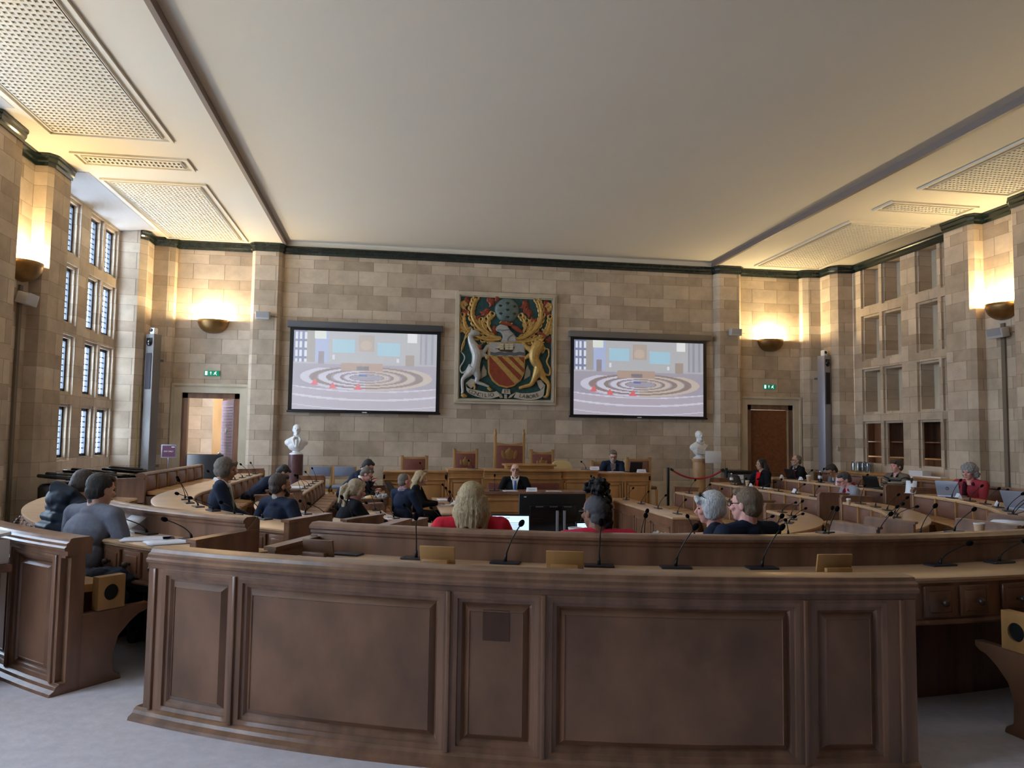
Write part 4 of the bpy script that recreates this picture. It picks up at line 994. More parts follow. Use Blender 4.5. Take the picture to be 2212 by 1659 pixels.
bm = NB(); bb(bm, -.05, .05, -.01, 0, -.05, .05, bev=.004); o = obj('light_switch', bm, WHITE, None); o.location = (9.79, 15.85, 1.34); o.rotation_euler = (0, 0, R(50)); tag(o, 'small white switch plate on the corner stone right of the silver loudspeaker column', 'switch')
# busts on columns
def bust(x, y, label, col_label, colmt, rz, coat):
    g = empty('marble_bust', (x, y, 1.08), label, 'bust', None, rz=rz)
    bm = NB(); lathe(bm, [(.0, 0), (.13, 0), (.13, .02), (.10, .035), (.075, .05), (.07, .07), (.09, .09), (.0, .095)], seg=28); obj('socle', bm, MARBLE, g)
    bm = NB()
    ell(bm, (0, 0, .24), (.235, .115, .11)); ell(bm, (0, -.02, .18), (.17, .11, .12)); ell(bm, (0, -.01, .115), (.08, .07, .07)); ell(bm, (0, .01, .30), (.15, .085, .07))
    tube(bm, [(0, 0, .28), (0, -.005, .44)], [.075, .058], 14); ell(bm, (0, -.01, .50), (.073, .09, .105)); ell(bm, (0, -.055, .455), (.045, .045, .055)); ell(bm, (0, .01, .53), (.078, .09, .082))
    tube(bm, [(0, -.095, .52), (0, -.118, .485)], [.009, .015], 8); ell(bm, (0, -.098, .445), (.022, .012, .007)); ell(bm, (0, -.088, .415), (.026, .022, .02))
    for s in (-1, 1): ell(bm, (s*.076, .0, .49), (.012, .022, .032)); ell(bm, (s*.03, -.092, .525), (.022, .01, .008))
    bust_o = obj('figure', bm, MARBLE, g, 60); md = bust_o.modifiers.new('fuse', 'REMESH'); md.mode = 'VOXEL'; md.voxel_size = .009; md.use_smooth_shade = True
    bm = NB()
    if coat:
        for s in (-1, 1):
            tube(bm, [(s*.03, -.07, .37), (s*.075, -.115, .30), (s*.03, -.14, .16)], [.012, .028, .016], 8); tube(bm, [(s*.05, -.01, .40), (s*.06, -.06, .375)], .012, 8)
        ell(bm, (0, -.085, .365), (.045, .02, .015)); tube(bm, [(0, -.12, .3), (0, -.135, .15)], [.03, .04], 8)
    else:
        for k in range(5): tube(bm, [(.19-.03*k, -.05, .30-.01*k), (.06-.01*k, -.12-.01*k, .20-.025*k), (-.12, -.10, .24-.03*k)], .014, 8)
        tube(bm, [(-.1, -.05, .36), (0, -.1, .31), (.1, -.05, .36)], .016, 8)
    obj('drapery', bm, MARBLE, g, 60)
    c = empty('bust_column', (x, y, 0), col_label, 'column', None)
    bm = NB(); lathe(bm, [(0, 0), (.19, 0), (.19, .08), (.155, .12), (.145, .16), (.14, .6), (.135, 1.0), (.15, 1.02), (.16, 1.05), (.16, 1.08), (0, 1.08)] if not coat else [(0, 0), (.18, 0), (.18, .06), (.15, .1), (.145, 1.08), (0, 1.08)], seg=36); obj('shaft', bm, colmt, c)
bust(-1.92, 16.1, 'white marble bust of a man in a coat on the purple marble column', 'round purple marble column under the left bust', PORPH, R(8), True)
bust(6.66, 16.1, 'white marble bust of a man in draped robe on the buff marble column', 'round buff marble column under the right bust', BUFFM, R(12), False)
# signs, rope barrier
g = empty('sign_stand', (-4.33, 16.0, 0), 'purple sign with white text on a metal stand by the left door', 'sign')
bm = NB(); bb(bm, -.14, .14, -.012, .012, .99, 1.25, bev=.004); obj('frame', bm, GREYM, g); bm = NB(); bb(bm, -.12, .12, -.016, -.012, 1.01, 1.23); bb(bm, .05, .11, -.018, -.016, 1.195, 1.21, mi=1); pn = obj('panel', bm, [PURPLE, WHITE], g, 0)
text('lettering', 'EXIT ONLY', (-4.33, 15.981, 1.115), .035, WHITE, g)
bm = NB(); tube(bm, [(0, 0, .02), (0, 0, 1.0)], .014); cyl(bm, (0, 0, 0), .14, .14, .02); obj('post', bm, CHROME, g)
g = empty('sign_stand', (6.88, 15.85, 0), 'blank white sign on a metal stand beside the right bust column', 'sign')
bm = NB(); bb(bm, -.18, .18, -.012, .012, .99, 1.25, bev=.004); obj('panel', bm, WHITE, g)
bm = NB(); tube(bm, [(-.02, 0, .02), (-.02, 0, 1.0)], .013); cyl(bm, (0, 0, 0), .17, .17, .03); obj('post', bm, CHROME, g)
for x, y, w in ((5.73, 15.5, 'left'), (7.02, 15.5, 'right')):
    g = empty('barrier_post', (x, y, 0), 'slim black %s post of the red rope barrier' % w, 'barrier post', 'posts of the rope barrier')
    bm = NB(); tube(bm, [(0, 0, .03), (0, 0, .9)], .028, 16); obj('post', bm, BLACK, g)
    bm = NB(); cyl(bm, (0, 0, 0), .15, .13, .03); obj('base', bm, BLACK, g)
g = empty('rope', (6.37, 15.5, .67), 'red rope hanging between the two black barrier posts', 'rope')
bm = NB(); P_ = [(5.78+1.18*k/20-6.37, 0, .87-.67-.2*(1-((k-10)/10)**2)) for k in range(21)]; tube(bm, P_, .018, 10); obj('rope_body', bm, REDV, g)
bm = NB(); tube(bm, [P_[0], (P_[0][0]+.06, 0, P_[0][2]-.03)], .026); tube(bm, [P_[-1], (P_[-1][0]-.06, 0, P_[-1][2]-.03)], .026); obj('rope_end', bm, BLACK, g)
g = empty('equipment_box', (7.40, 15.8, 0), 'grey storage box with black lid and a small printed notice, right of the rope', 'box')
bm = NB(); bb(bm, -.22, .24, -.18, .2, .0, .78, bev=.02); obj('body', bm, GREYD, g); bm = NB(); bb(bm, -.25, .27, -.21, .23, .78, .84, bev=.015); obj('lid', bm, BLACK, g); bm = NB(); bb(bm, -.06, .06, -.19, -.181, .58, .75); obj('notice', bm, PAPER, g, 0)
# chairs of the platform
def throne(x, w, zseat, ztop, zdip, label, finial=0, crest=True, mt=LEATH2, straight=False, emb=None):
    g = empty('throne_chair' if finial else 'platform_chair', (x, 15.35, .10), label, 'chair', 'platform chairs against the far wall')
    bm = NB(); b_ = .10
    for s in (-1, 1):
        c = s*(w/2-.025); bb(bm, c-.03, c+.03, .27, .33, 0, ztop-b_, bev=.008)
        if finial: ell(bm, (c, .3, ztop-b_+.05), (.032, .032, .07)); ell(bm, (c, .3, ztop-b_+.13), (.022, .022, .03))
        else: bb(bm, c-.036, c+.036, .262, .338, ztop-b_-.0, ztop-b_+.015, bev=.004)
    n = 12; t = zdip-b_
    for k in range(n):
        a, b2 = -w/2+.05+(w-.1)*k/n, -w/2+.05+(w-.1)*(k+1)/n
        f = (lambda q: t+(0 if straight else .045*((q/(w/2))**2)))
        vs = [(a, f(a)-.05), (b2, f(b2)-.05), (b2, f(b2)), (a, f(a))]
        prism(bm, vs, -.02, .02, Matrix.Translation((0, .3, 0)) @ Matrix.Rotation(R(90), 4, 'X'))
    bb(bm, -w/2+.05, w/2-.05, .28, .32, .42, .47); obj('back_frame', bm, OAKL, g, 40)
    bm = NB(); bb(bm, -w/2+.055, w/2-.055, .262, .31, .47, t-.035, bev=.012); pad = obj('back_pad', bm, mt, g, 40)
    bm = NB(); bb(bm, -w/2+.03, w/2-.03, -.2, .29, .36, .43, bev=.02); obj('seat', bm, mt, g, 40)
    for sx in (-1, 1):
        for sy in (-.17, .29):
            if sy > 0: continue
            bm = NB(); bb(bm, sx*(w/2-.04)-.025, sx*(w/2-.04)+.025, sy-.025, sy+.025, 0, .37, bev=.006); obj('leg', bm, OAKL, g, 40)
    if crest:   # embossed gilt crest on the leather
        bm = NB(); k = emb or .055; zc = t-.16
        ell(bm, (0, .258, zc-.05), (k*1.3, .014, k*1.4)); ell(bm, (0, .256, zc+.035), (k*.5, .014, k*.6))
        for s in (-1, 1): ell(bm, (s*k*1.5, .258, zc-.06), (k*.6, .012, k*1.2), Euler((0, s*.3, 0)))
        obj('crest', bm, mat('crest_gold', (140, 100, 54), .5, metal=.2), g, 60)
throne(.45, .54, .4, 1.08, 1.06, 'plain maroon padded chair with light oak frame, leftmost on the platform', crest=False, straight=True)
throne(1.48, .50, .4, 1.23, 1.18, 'leather chair with dipped top and gilt crest left of the tall one')
throne(2.38, .64, .4, 1.50, 1.35, 'tallest carved oak chair with finials and gilt crest, centre of the platform', finial=1, emb=.08)
throne(3.06, .50, .4, 1.23, 1.18, 'leather chair with dipped top right of the tall one')
throne(5.13, .54, .4, 1.09, 1.07, 'brown padded chair with oak frame behind the black laptop on the platform', crest=False, straight=True, mt=LEATH)
throne(4.36, .52, .4, 1.02, 1.0, 'brown padded chair the bearded man on the platform sits in', crest=False, straight=True, mt=LEATH)
g = empty('cream_chair', (3.31, 14.9, .1), 'chair with rounded cream back on the platform right of centre', 'chair')
bm = NB(); prism(bm, crv([(-.22, .62), (-.21, .84), (-.13, .93), (0, .945), (.13, .93), (.21, .84), (.22, .62)], 4), -.03, .03, Matrix.Rotation(R(90), 4, 'X')); bmesh.ops.bevel(bm, geom=list(bm.edges), offset=.01, segments=2, affect='EDGES'); obj('back', bm, CREAM, g)
bm = NB(); bb(bm, -.23, .23, -.44, 0, .40, .47, bev=.02); obj('seat', bm, CREAM, g)
for sx in (-1, 1):
    for sy in (-.4, -.03): bm = NB(); tube(bm, [(sx*.19, sy, 0), (sx*.19, sy, .4)], .014); obj('leg', bm, CHROME, g)
for x, w in ((-1.40, 'left'), (-.93, 'right')):
    g = empty('side_chair', (x, 15.6, 0), '%s one of two light wood chairs with blue-grey cushions near the left bust' % w, 'chair', 'light wood chairs with blue-grey cushions')
    for s in (-1, 1):
        bm = NB(); bb(bm, s*.21-.022, s*.21+.022, .2, .245, 0, .86, bev=.005); obj('leg', bm, OAKL, g); bm = NB(); bb(bm, s*.21-.022, s*.21+.022, -.24, -.195, 0, .44, bev=.005); obj('leg', bm, OAKL, g)
    bm = NB(); bb(bm, -.2, .2, .19, .25, .66, .85, bev=.015); obj('back_pad', bm, BLUEF, g); bm = NB(); bb(bm, -.22, .22, -.23, .22, .44, .49, bev=.018); obj('seat_pad', bm, BLUEF, g); bm = NB(); bb(bm, -.23, .23, -.24, .24, .38, .44); obj('seat_frame', bm, OAKL, g, 0)
# right side ledge with things
g = empty('wall_shelf', (9.9, 13.6, 0), 'long dark wooden counter below the stone niches', 'counter')
bm = NB(); bb(bm, 9.62, 10.19, 11.9, 15.6, .82, .86, bev=.006); obj('top', bm, OAKL, g, 30, world=True); bm = NB(); bb(bm, 9.7, 10.19, 11.95, 15.55, 0, .82); obj('cabinet', bm, OAKD, g, 0, world=True)
for k in range(7):
    jx, jy = 9.8+.12*(k % 2), 15.25-.085*k
    g = empty('glass_jug', (jx, jy, .86), 'clear glass jug, %s of the row from the left door side, on the counter' % ['first', 'second', 'third', 'fourth', 'fifth', 'sixth', 'last'][k], 'jug', 'clear glass jugs on the counter')
    bm = NB(); lathe(bm, [(.0, 0), (.05, 0), (.055, .03), (.055, .15), (.045, .19), (.05, .21), (.047, .21), (.042, .19), (.05, .15), (.05, .01)], seg=16); obj('body', bm, CLEAR, g)
    bm = NB(); tube(bm, [(.05, 0, .17), (.09, 0, .15), (.09, 0, .08), (.052, 0, .06)], .006, 6); obj('handle', bm, CLEAR, g)
g = empty('storage_tray', (9.85, 13.22, .86), 'white open plastic tray on the counter below the niches', 'tray')
bm = NB(); M_ = Matrix.Translation((0, 0, .055)); q = bmesh.ops.create_cube(bm, size=1, matrix=M_ @ Matrix.Diagonal((.2, .40, .11, 1)))
for v in q['verts']:
    if v.co.z < .05: v.co.x *= .85; v.co.y *= .9
obj('tray_body', bm, WHITE, g, 20)
bm = NB(); bb(bm, -.08, .08, -.25, .25, 0, .02); o = obj('paper_pile', bm, PAPER, None, 0); o.location = (9.8, 12.75, .86); tag(o, 'flat pile of paper on the counter right of the white tray', 'paper')
# black plastic covered cases at left
for i, (x, y, rz, h) in enumerate(((-4.38, 11.5, 8, .86), (-4.32, 12.3, -6, .88), (-4.12, 13.1, 5, .88))):
    g = empty('covered_case', (x, y, 0), ['glossy black lidded case nearest the young men', 'glossy black lidded case in the middle of the three', 'glossy black lidded case nearest the left corner'][i]+', under the windows', 'case', 'black cases under the left windows', rz=R(rz))
    bm = NB(); bb(bm, -.32, .32, -.36, .36, 0, h-.08, bev=.05); o = obj('body', bm, BLACKG, g); md = o.modifiers.new('s', 'SUBSURF'); md.levels = 2; md.render_levels = 2; md.subdivision_type = 'SIMPLE'
    tx = bpy.data.textures.get('crumple') or bpy.data.textures.new('crumple', 'CLOUDS'); tx.noise_scale = .12; md = o.modifiers.new('d', 'DISPLACE'); md.texture = tx; md.strength = .05
    bm = NB(); box(bm, (0, 0, h-.02), (.66, .74, .05), rot=Euler((R(-5), R(4), 0)), bev=.022); box(bm, (0, -.1, h+.02), (.5, .4, .05), rot=Euler((R(-6), R(4), 0)), bev=.022); obj('lid', bm, BLACKG, g)
# white box at the left photo edge
g = empty('ballot_box', (-2.40, 5.02, 0), 'pale box with slanted top on a small oak stand at the left photo edge', 'box', rz=R(-42))
bm = NB(); bb(bm, -.4, .10, -.13, .13, .70, .85, bev=.01); obj('body', bm, mat('box_pale', (206, 200, 196), .5), g); bm = NB(); box(bm, (-.15, 0, .86), (.5, .27, .02), rot=Euler((R(10), 0, 0)), bev=.004); obj('lid', bm, WHITE, g)
bm = NB(); bb(bm, -.42, .12, -.14, .14, .655, .70, bev=.008); bb(bm, -.38, .05, -.11, .11, 0, .655); obj('stand', bm, OAK, g, 20)
# ================================================================ MICROPHONES
ORD = ['first', 'second', 'third', 'fourth', 'fifth', 'sixth', 'seventh', 'eighth', 'ninth', 'tenth', 'eleventh', 'twelfth', 'thirteenth', 'fourteenth', 'fifteenth', 'sixteenth']
bmp = NB(); box(bmp, (0, 0, .006), (.17, .085, .012), bev=.003); me_plate = bpy.data.meshes.new('base_plate'); bmp.to_mesh(me_plate); bmp.free(); me_plate.materials.append(PLATE)
def neck_mesh(lean, h, k):
    bm = NB(); p = []
    for i in range(11):
        t = i/10; p.append((0, lean*t**1.6*(1 if k < 2 else .9+.1*t), .012+h*(t if k == 0 else t**.8)))
    tube(bm, p[:3], [.010, .009, .006], 8); tube(bm, p[2:], .0038, 6)
    me = bpy.data.meshes.new('gooseneck'); bm.to_mesh(me); bm.free(); me.materials.append(BLACK); me.shade_smooth(); return me, Vector(p[-1]), (Vector(p[-1])-Vector(p[-2])).normalized()
def head_mesh(p, d):
    bm = NB(); ell(bm, p+d*.018, (.016, .016, .024), d.to_track_quat('Z', 'Y').to_euler(), 14)
    me = bpy.data.meshes.new('windscreen'); bm.to_mesh(me); bm.free(); me.materials.append(FOAM); me.shade_smooth(); return me
VAR = []
for lean, h, k in ((.13, .17, 0), (.16, .13, 1), (.10, .21, 0), (.02, .22, 0), (.19, .11, 1)):
    nm, p, d = neck_mesh(lean, h, k); VAR.append((nm, head_mesh(p, d)))
def mic(loc, rz, v, label, group, tilt=0):
    g = empty('microphone', loc, label, 'microphone', group, rz=rz)
    for nm, me in (('base_plate', me_plate), ('gooseneck', VAR[v][0]), ('windscreen', VAR[v][1])):
        o = bpy.data.objects.new(nm, me); COL.objects.link(o); o.parent = g
        if nm != 'base_plate' and tilt: o.rotation_euler = (0, 0, tilt)
    return g
rm = random.Random(11)
def micrange(ring, t0, t1, name, step=.47, vs=(0, 1, 0, 2, 4)):
    ri, ro, zt, fi, fo = RR[ring]; r_ = ri+.075; n = int(plen(r_, t0, t1)/step)+1; t = t0
    for k in range(n):
        side = 'from far end' if abs(t0) > 90 and t0 < 0 else 'from left'
        mic(PT(r_, t, zt), RZ(t), rm.choice(vs), 'black gooseneck microphone, %s %s on %s' % (ORD[k % 16], side, name), 'gooseneck microphones on the desks', rm.uniform(-.9, .9))
        t = walk(r_, t, step)
for k, (t, v, tl) in enumerate(((-23.0, 3, 0), (-17.9, 2, 1.1), (-12.8, 3, .4), (-8.7, 2, 1.2), (-4.0, 2, 1.25), (6.9, 4, 1.5), (11.3, 4, 1.5))):
    mic(PT(6.0, t, .775), RZ(t), v, 'black gooseneck microphone, %s from left on desk behind the foreground bench' % ORD[k], 'gooseneck microphones on the desks', tl)
bm = NB(); box(bm, (0, 0, .005), (.18, .09, .01), rz=RZ(-27.3)); o = obj('socket_plate', bm, PLATE, None); o.location = PT(6.0, -27.3, .775); tag(o, 'dark microphone socket plate without a stem beside the brown card stand', 'plate')
for k, (t, v, tl) in enumerate(((-52, 1, -.5), (-44.5, 4, -.6), (-39.5, 1, -.4))):
    mic(PT(6.0, t, .775), RZ(t), v, 'black gooseneck microphone, %s from the left before the two young men' % ORD[k], 'gooseneck microphones on the desks', tl)
micrange('A', -74, -42, 'the left desk with knobbed drawers', .46)
micrange('A', -TY(14.2), -TY(11.2), 'the left outer desk straight run', .6, (0, 4))
micrange('A', -14, 26, 'desk before the red-dressed women', .47, (2, 3, 0, 2))
micrange('A', 40, 84, 'desk with the silver laptop')
micrange('A', 97, TY(13.9), 'desk behind the woman in black', .55)
micrange('B', -84, -47, 'the left second-ring desk', .47)
micrange('B', -TY(14.0), -TY(11.4), 'the left straight second-ring desk', .6)
micrange('B', -6, 25, 'the middle second-ring desk', .47, (0, 1, 2))
micrange('B', 40, 84, 'the right second-ring desk', .47)
micrange('B', 97, TY(13.9), 'the right straight second-ring desk', .55)
micrange('C', -86, -44, 'innermost ring, left half', .47)
micrange('C', 20, 84, 'innermost ring, right half', .47, (0, 1, 4))
micrange('C', 97, TY(13.3), 'the right straight innermost desk', .55)
micrange('C', -TY(13.2), -TY(11.2), 'the left straight innermost desk', .6)
for k, (x, y, z, rz, v) in enumerate(((.55, 13.8, .865, 2.8, 1), (1.45, 13.9, .91, 2.6, 1), (3.55, 13.9, .91, 2.4, 1), (1.65, 12.4, .62, 3.1, 3), (3.25, 12.4, .62, 3.1, 3))):
    mic((x, y, z), rz, v, 'black gooseneck microphone on the %s' % ['platform desk by the plain maroon chair', 'platform desk below the left crest chair', 'platform desk beside the cream chair', "left end of the clerk's desk", "right end of the clerk's desk"][k], 'gooseneck microphones on the platform')
for k, y in enumerate((10.4, 11.2, 12.0, 12.8)):
    mic((3.98, y, .45), R(-90), 0, 'black gooseneck microphone, %s from near end of the right well desk' % ORD[k], 'gooseneck microphones on the well desks', .3)
for k, y in enumerate((11.3, 12.1, 12.9)):
    mic((.95, y, .45), R(90), 2, 'black gooseneck microphone, %s from near end of the left well desk' % ORD[k], 'gooseneck microphones on the well desks', .3)
# ================================================================ SMALL THINGS
def cardstand(t, label, mt, rz=0):
    g = empty('card_stand', PT(6.16, t, .775), label, 'card stand', 'wooden name card stands', rz=RZ(t)+rz)
    bm = NB(); box(bm, (0, -.012, .055), (.205, .014, .10), rot=Euler((R(-12), 0, 0)), bev=.003); obj('back_board', bm, mt, g); bm = NB(); box(bm, (.0, .03, .018), (.15, .03, .035), bev=.004); obj('ledge', bm, mt, g)
cardstand(-28.3, 'reddish brown wooden card stand, leftmost on the desk behind the foreground bench', OAKD)
cardstand(-21.3, 'pale wooden card stand, second from the left behind the foreground bench', OAKL); cardstand(-14.6, 'pale wooden card stand near the middle of the desk behind the foreground bench', OAKL); cardstand(-.7, 'pale wooden card stand above the right end of the foreground bench', OAKL)
def sheet(x, y, z, w, h, rz, label, n=1, curl=0, name='paper_sheet', grp=None):
    g = NB(); 
    for k in range(n):
        a = rm.uniform(-.12, .12)*(k > 0); nx = 8; V = []
        for i in range(nx+1):
            u = i/nx-.5; zz = .0008*k+curl*max(0, u+.1)**1.4+.002*k
            V.append([g.verts.new(Matrix.Rotation(a, 3, 'Z') @ Vector((u*w, s*h/2, zz))) for s in (-1, 1)])
        for p, q in zip(V, V[1:]): g.faces.new((p[0], q[0], q[1], p[1]))
    o = obj(name, g, PAPER, None); md = o.modifiers.new('t', 'SOLIDIFY'); md.thickness = .0022; md.offset = 1; o.location = (x, y, z+.001); o.rotation_euler = (0, 0, rz); tag(o, label, 'paper', grp); return o
sheet(-2.05, 6.25, .777, .22, .30, .9, 'white paper at the far end of the desk before the two young men', 1)
sheet(-1.93, 5.95, .777, .30, .21, .75, 'open curled paper booklet in front of the young man in the grey shirt', 2, .2, 'paper_booklet')
sheet(-1.62, 5.55, .777, .30, .22, .2, 'two stapled white papers fanned near the desk end by the young men', 2)
sheet(-1.42, 5.38, .777, .30, .22, .5, 'white paper nearest the end board before the young men', 2)
sheet(-1.45, 12.4, .661, .2, .5, .1, 'spread white papers on the straight second-ring desk by the purple column', 2)
sheet(-.28, 12.3, .546, .3, .6, .1, 'pile of papers before the two bending men', 3)
sheet(.86, 12.7, .451, .2, .3, .1, 'papers on the left well desk before the blond woman in black', 3); sheet(.85, 11.75, .451, .25, .2, .2, 'white paper at the edge of the left well desk', 1)
sheet(1.9, 12.35, .621, .22, .16, .1, 'papers left of the man in a blue tie on his desk', 3); sheet(2.62, 12.35, .621, .25, .14, -.1, 'papers right of the man in a blue tie on his desk', 2)
sheet(4.15, 14.0, .866, .3, .2, .1, 'papers under the hands of the bearded man on the platform', 2)
sheet(2.15, 5.13, .777, .28, .2, .2, 'papers before the grey-haired man with glasses on his head', 2); sheet(6.5, 12.7, .661, .25, .18, 1.2, 'papers before the woman in black and red', 2)
sheet(5.35, 6.1, .777, .3, .28, .3, 'thick open papers on the desk at the right photo edge', 4, .08); sheet(4.9, 5.62, .777, .2, .12, .3, 'small white paper beside the brown paper cup at right', 1)
sheet(6.35, 9.65, .661, .2, .14, 1, 'white paper beside the small cup on the second-ring desk at right', 1); sheet(-.07, 8.9, .546, .2, .14, .3, 'notes under the hand of the woman with blond ponytail', 1)
def tent(x, y, z, rz, label):
    bm = NB(); prism(bm, [(-.028, 0), (.028, 0), (0, .062)], -.085, .085, Matrix.Rotation(R(90), 4, 'X')); bmesh.ops.rotate(bm, verts=bm.verts, cent=(0, 0, 0), matrix=Matrix.Rotation(R(90), 3, 'Z'))
    o = obj('name_card', bm, PAPER, None, 0); o.location = (x, y, z); o.rotation_euler = (0, 0, rz); tag(o, label, 'name card', 'folded white name cards'); bm = NB(); box(bm, (0, -.0165, .028), (.10, .001, .008), rot=Euler((R(-24), 0, 0)))
    obj('name_line', bm, GREYM, o, 0)
tent(3.7, 13.85, .91, 0, 'folded white name card on the platform desk right of the cream chair'); tent(4.6, 13.85, .865, .1, 'folded white name card right of the black laptop on the platform')
tent(2.25, 12.33, .62, 0, 'folded white name card before the man in a blue tie')
for x, y, z, rz, w in ((6.4, 13.1, .66, 1.3, 'the woman in black and red'), (7.45, 13.95, .775, 1.3, 'the open black laptop nearest the right door'), (7.45, 13.25, .775, 1.3, 'the bearded man in dark suit at right'), (6.47, 11.7, .66, 1.3, 'an empty place on the second-ring desk at right'), (7.39, 9.18, .775, 1.1, 'the silver laptop of the woman in the red jacket'), (6.98, 8.05, .775, .9, 'the laptop at the right photo edge')):
    tent(x, y, z, rz, 'folded white name card before '+w)
def laptop(x, y, z, rz, w, label, lidmt, open_=100, scr=None, logo=False):
    """screen faces local -Y... lid back seen from +Y"""
    g = empty('laptop', (x, y, z), label, 'laptop', 'open laptops', rz=rz)
    d = w*.68; bm = NB(); bb(bm, -w/2, w/2, -d, 0, 0, .016, bev=.004); obj('keyboard_base', bm, lidmt, g); 
    bm = NB(); M_ = Matrix.Translation((0, 0, .014)) @ Matrix.Rotation(R(90-open_), 4, 'X'); box(bm, (0, 0, d/2), (w, .009, d), bev=.003); bmesh.ops.transform(bm, matrix=M_, verts=bm.verts); l = obj('lid', bm, lidmt, g)
    bm = NB(); box(bm, (0, -.006, d/2), (w-.02, .002, d-.025)); bmesh.ops.transform(bm, matrix=M_, verts=bm.verts); obj('screen', bm, scr or BLACKG, g, 0)
    if scr:
        bm = NB()
        box(bm, (-.02, -.0075, d*.86), (.03, .001, .006)); 
        for k in range(9): box(bm, (.01 if k % 3 else 0, -.0075, d*(.68-.055*k)), (w*(.42-.1*(k % 3 == 2)), .001, .0035))
        bmesh.ops.transform(bm, matrix=M_, verts=bm.verts); obj('screen_text', bm, mat('screen_ink', (150, 168, 190), .5, emit=(130, 150, 175), es=.4), g, 0)
    if logo:
        bm = NB(); cyl(bm, (0, 0, 0), .024, .024, .002, 28); bmesh.ops.transform(bm, matrix=M_ @ Matrix.Translation((0, .0045, d*.5)) @ Matrix.Rotation(R(-90), 4, 'X'), verts=bm.verts); obj('logo', bm, GREYD, g)
        c = text('logo_text', 'hp', (0, 0, 0), .034, LAPS, None, (90, 0, 180)); c.parent = g; c.matrix_local = M_ @ Matrix.Translation((0, .0072, d*.51)) @ Matrix.Rotation(R(180), 4, 'Z') @ Matrix.Rotation(R(90), 4, 'X')
    return g
laptop(.81, 5.22, .775, R(-6), .27, 'open laptop with a lit document on screen beside the blond woman in red', BLACK, 100, SCRB)
laptop(1.36, 5.20, .775, R(10), .2, 'lit tablet-size laptop mostly hidden behind the woman with the curly bun', BLACK, 100, SCRB)
laptop(4.52, 13.95, .865, R(195), .27, 'black laptop seen from behind on the platform desk', BLACK, 100)
laptop(7.45, 13.6, .775, R(98), .27, 'black laptop nearest the right door', BLACK, 108)
laptop(7.45, 11.1, .775, R(104), .28, 'black laptop in front of the youth in the striped sweater', BLACK, 112)
laptop(7.42, 9.40, .775, R(116), .30, 'silver laptop with a round dark logo before the woman in the red jacket', LAPS, 105, None, True)
laptop(6.86, 7.62, .775, R(100), .30, 'silver laptop at the right photo edge', LAPS, 112)
laptop(6.42, 13.6, .66, R(86), .25, 'black laptop at the end of the second-ring desk beside the rope barrier', BLACK, 110)
def cup(x, y, z, h, label, mt, lid=False, name='paper_cup', rim=None):
    g = empty(name, (x, y, z), label, 'cup'); bm = NB(); lathe(bm, [(0, .002), (h*.28, 0), (h*.38, h), (h*.36, h), (h*.27, .01), (0, .01)], seg=24); obj('cup_body', bm, mt, g)
    bm = NB(); 
    if lid: lathe(bm, [(0, h+.012), (h*.32, h+.012), (h*.41, h+.004), (h*.41, h-.006), (h*.385, h-.006)], seg=24)
    else: lathe(bm, [(h*.36, h-.002), (h*.385, h+.003), (h*.395, h-.002), (h*.38, h-.007)], seg=24)
    obj('lid' if lid else 'rim', bm, WHITE, g); return g
g = cup(1.22, 5.05, .775, .125, 'white patterned paper cup with dark blots between the two women in red', WHITE)
bm = NB()
for k in range(9):
    a = R(200+k*17+rm.uniform(-4, 4)); hh = rm.uniform(.03, .1); rr = .125*(.28+.1*hh/.125)+.001; ell(bm, (rr*math.cos(a), rr*math.sin(a), hh), (.006, .006, rm.uniform(.004, .014)), seg=8, mi=k % 2)
obj('pattern', bm, [INK, mat('cup_blot', (150, 96, 40), .5)], g)
cup(.94, 5.0, .775, .085, 'red and pink paper cup beside the lit laptop', mat('cup_red', (196, 40, 76), .5))
cup(4.52, 5.40, .775, .105, 'brown paper cup with white rim on the desk at right', CARDB)
cup(7.40, 12.9, .775, .10, 'brown paper cup with white lid before the bearded man in dark suit', CARDB, True)
cup(5.99, 9.45, .66, .075, 'small pale cup on the second-ring desk at right', CARDB, True)
cup(6.45, 13.35, .66, .095, 'small paper cup beside the laptop at the rope barrier', CARDB)
def bottle(x, y, z, label, mt=CLEAR, h=.2):
    g = empty('bottle', (x, y, z), label, 'bottle'); bm = NB(); lathe(bm, [(0, 0), (.032, 0), (.034, .02), (.034, h*.62), (.026, h*.76), (.013, h*.86), (.013, h*.93), (0, h*.93)], seg=20); obj('body', bm, mt, g)
    bm = NB(); lathe(bm, [(.0345, h*.35), (.035, h*.36), (.035, h*.58), (.0345, h*.59)], seg=20); obj('bottle_label', bm, WHITE, g); bm = NB(); cyl(bm, (0, 0, h*.92), .015, .015, h*.08, 16); obj('cap', bm, WHITE, g)
bottle(7.42, 12.55, .775, 'small plastic bottle with dark drink right of the bearded man in dark suit', mat('cola', (40, 26, 22), .2)); bottle(6.42, 13.95, .66, 'clear water bottle near the rope barrier post')
bottle(7.32, 10.0, .775, 'dark bottle standing left of the silver laptop', BLACKG, .24)
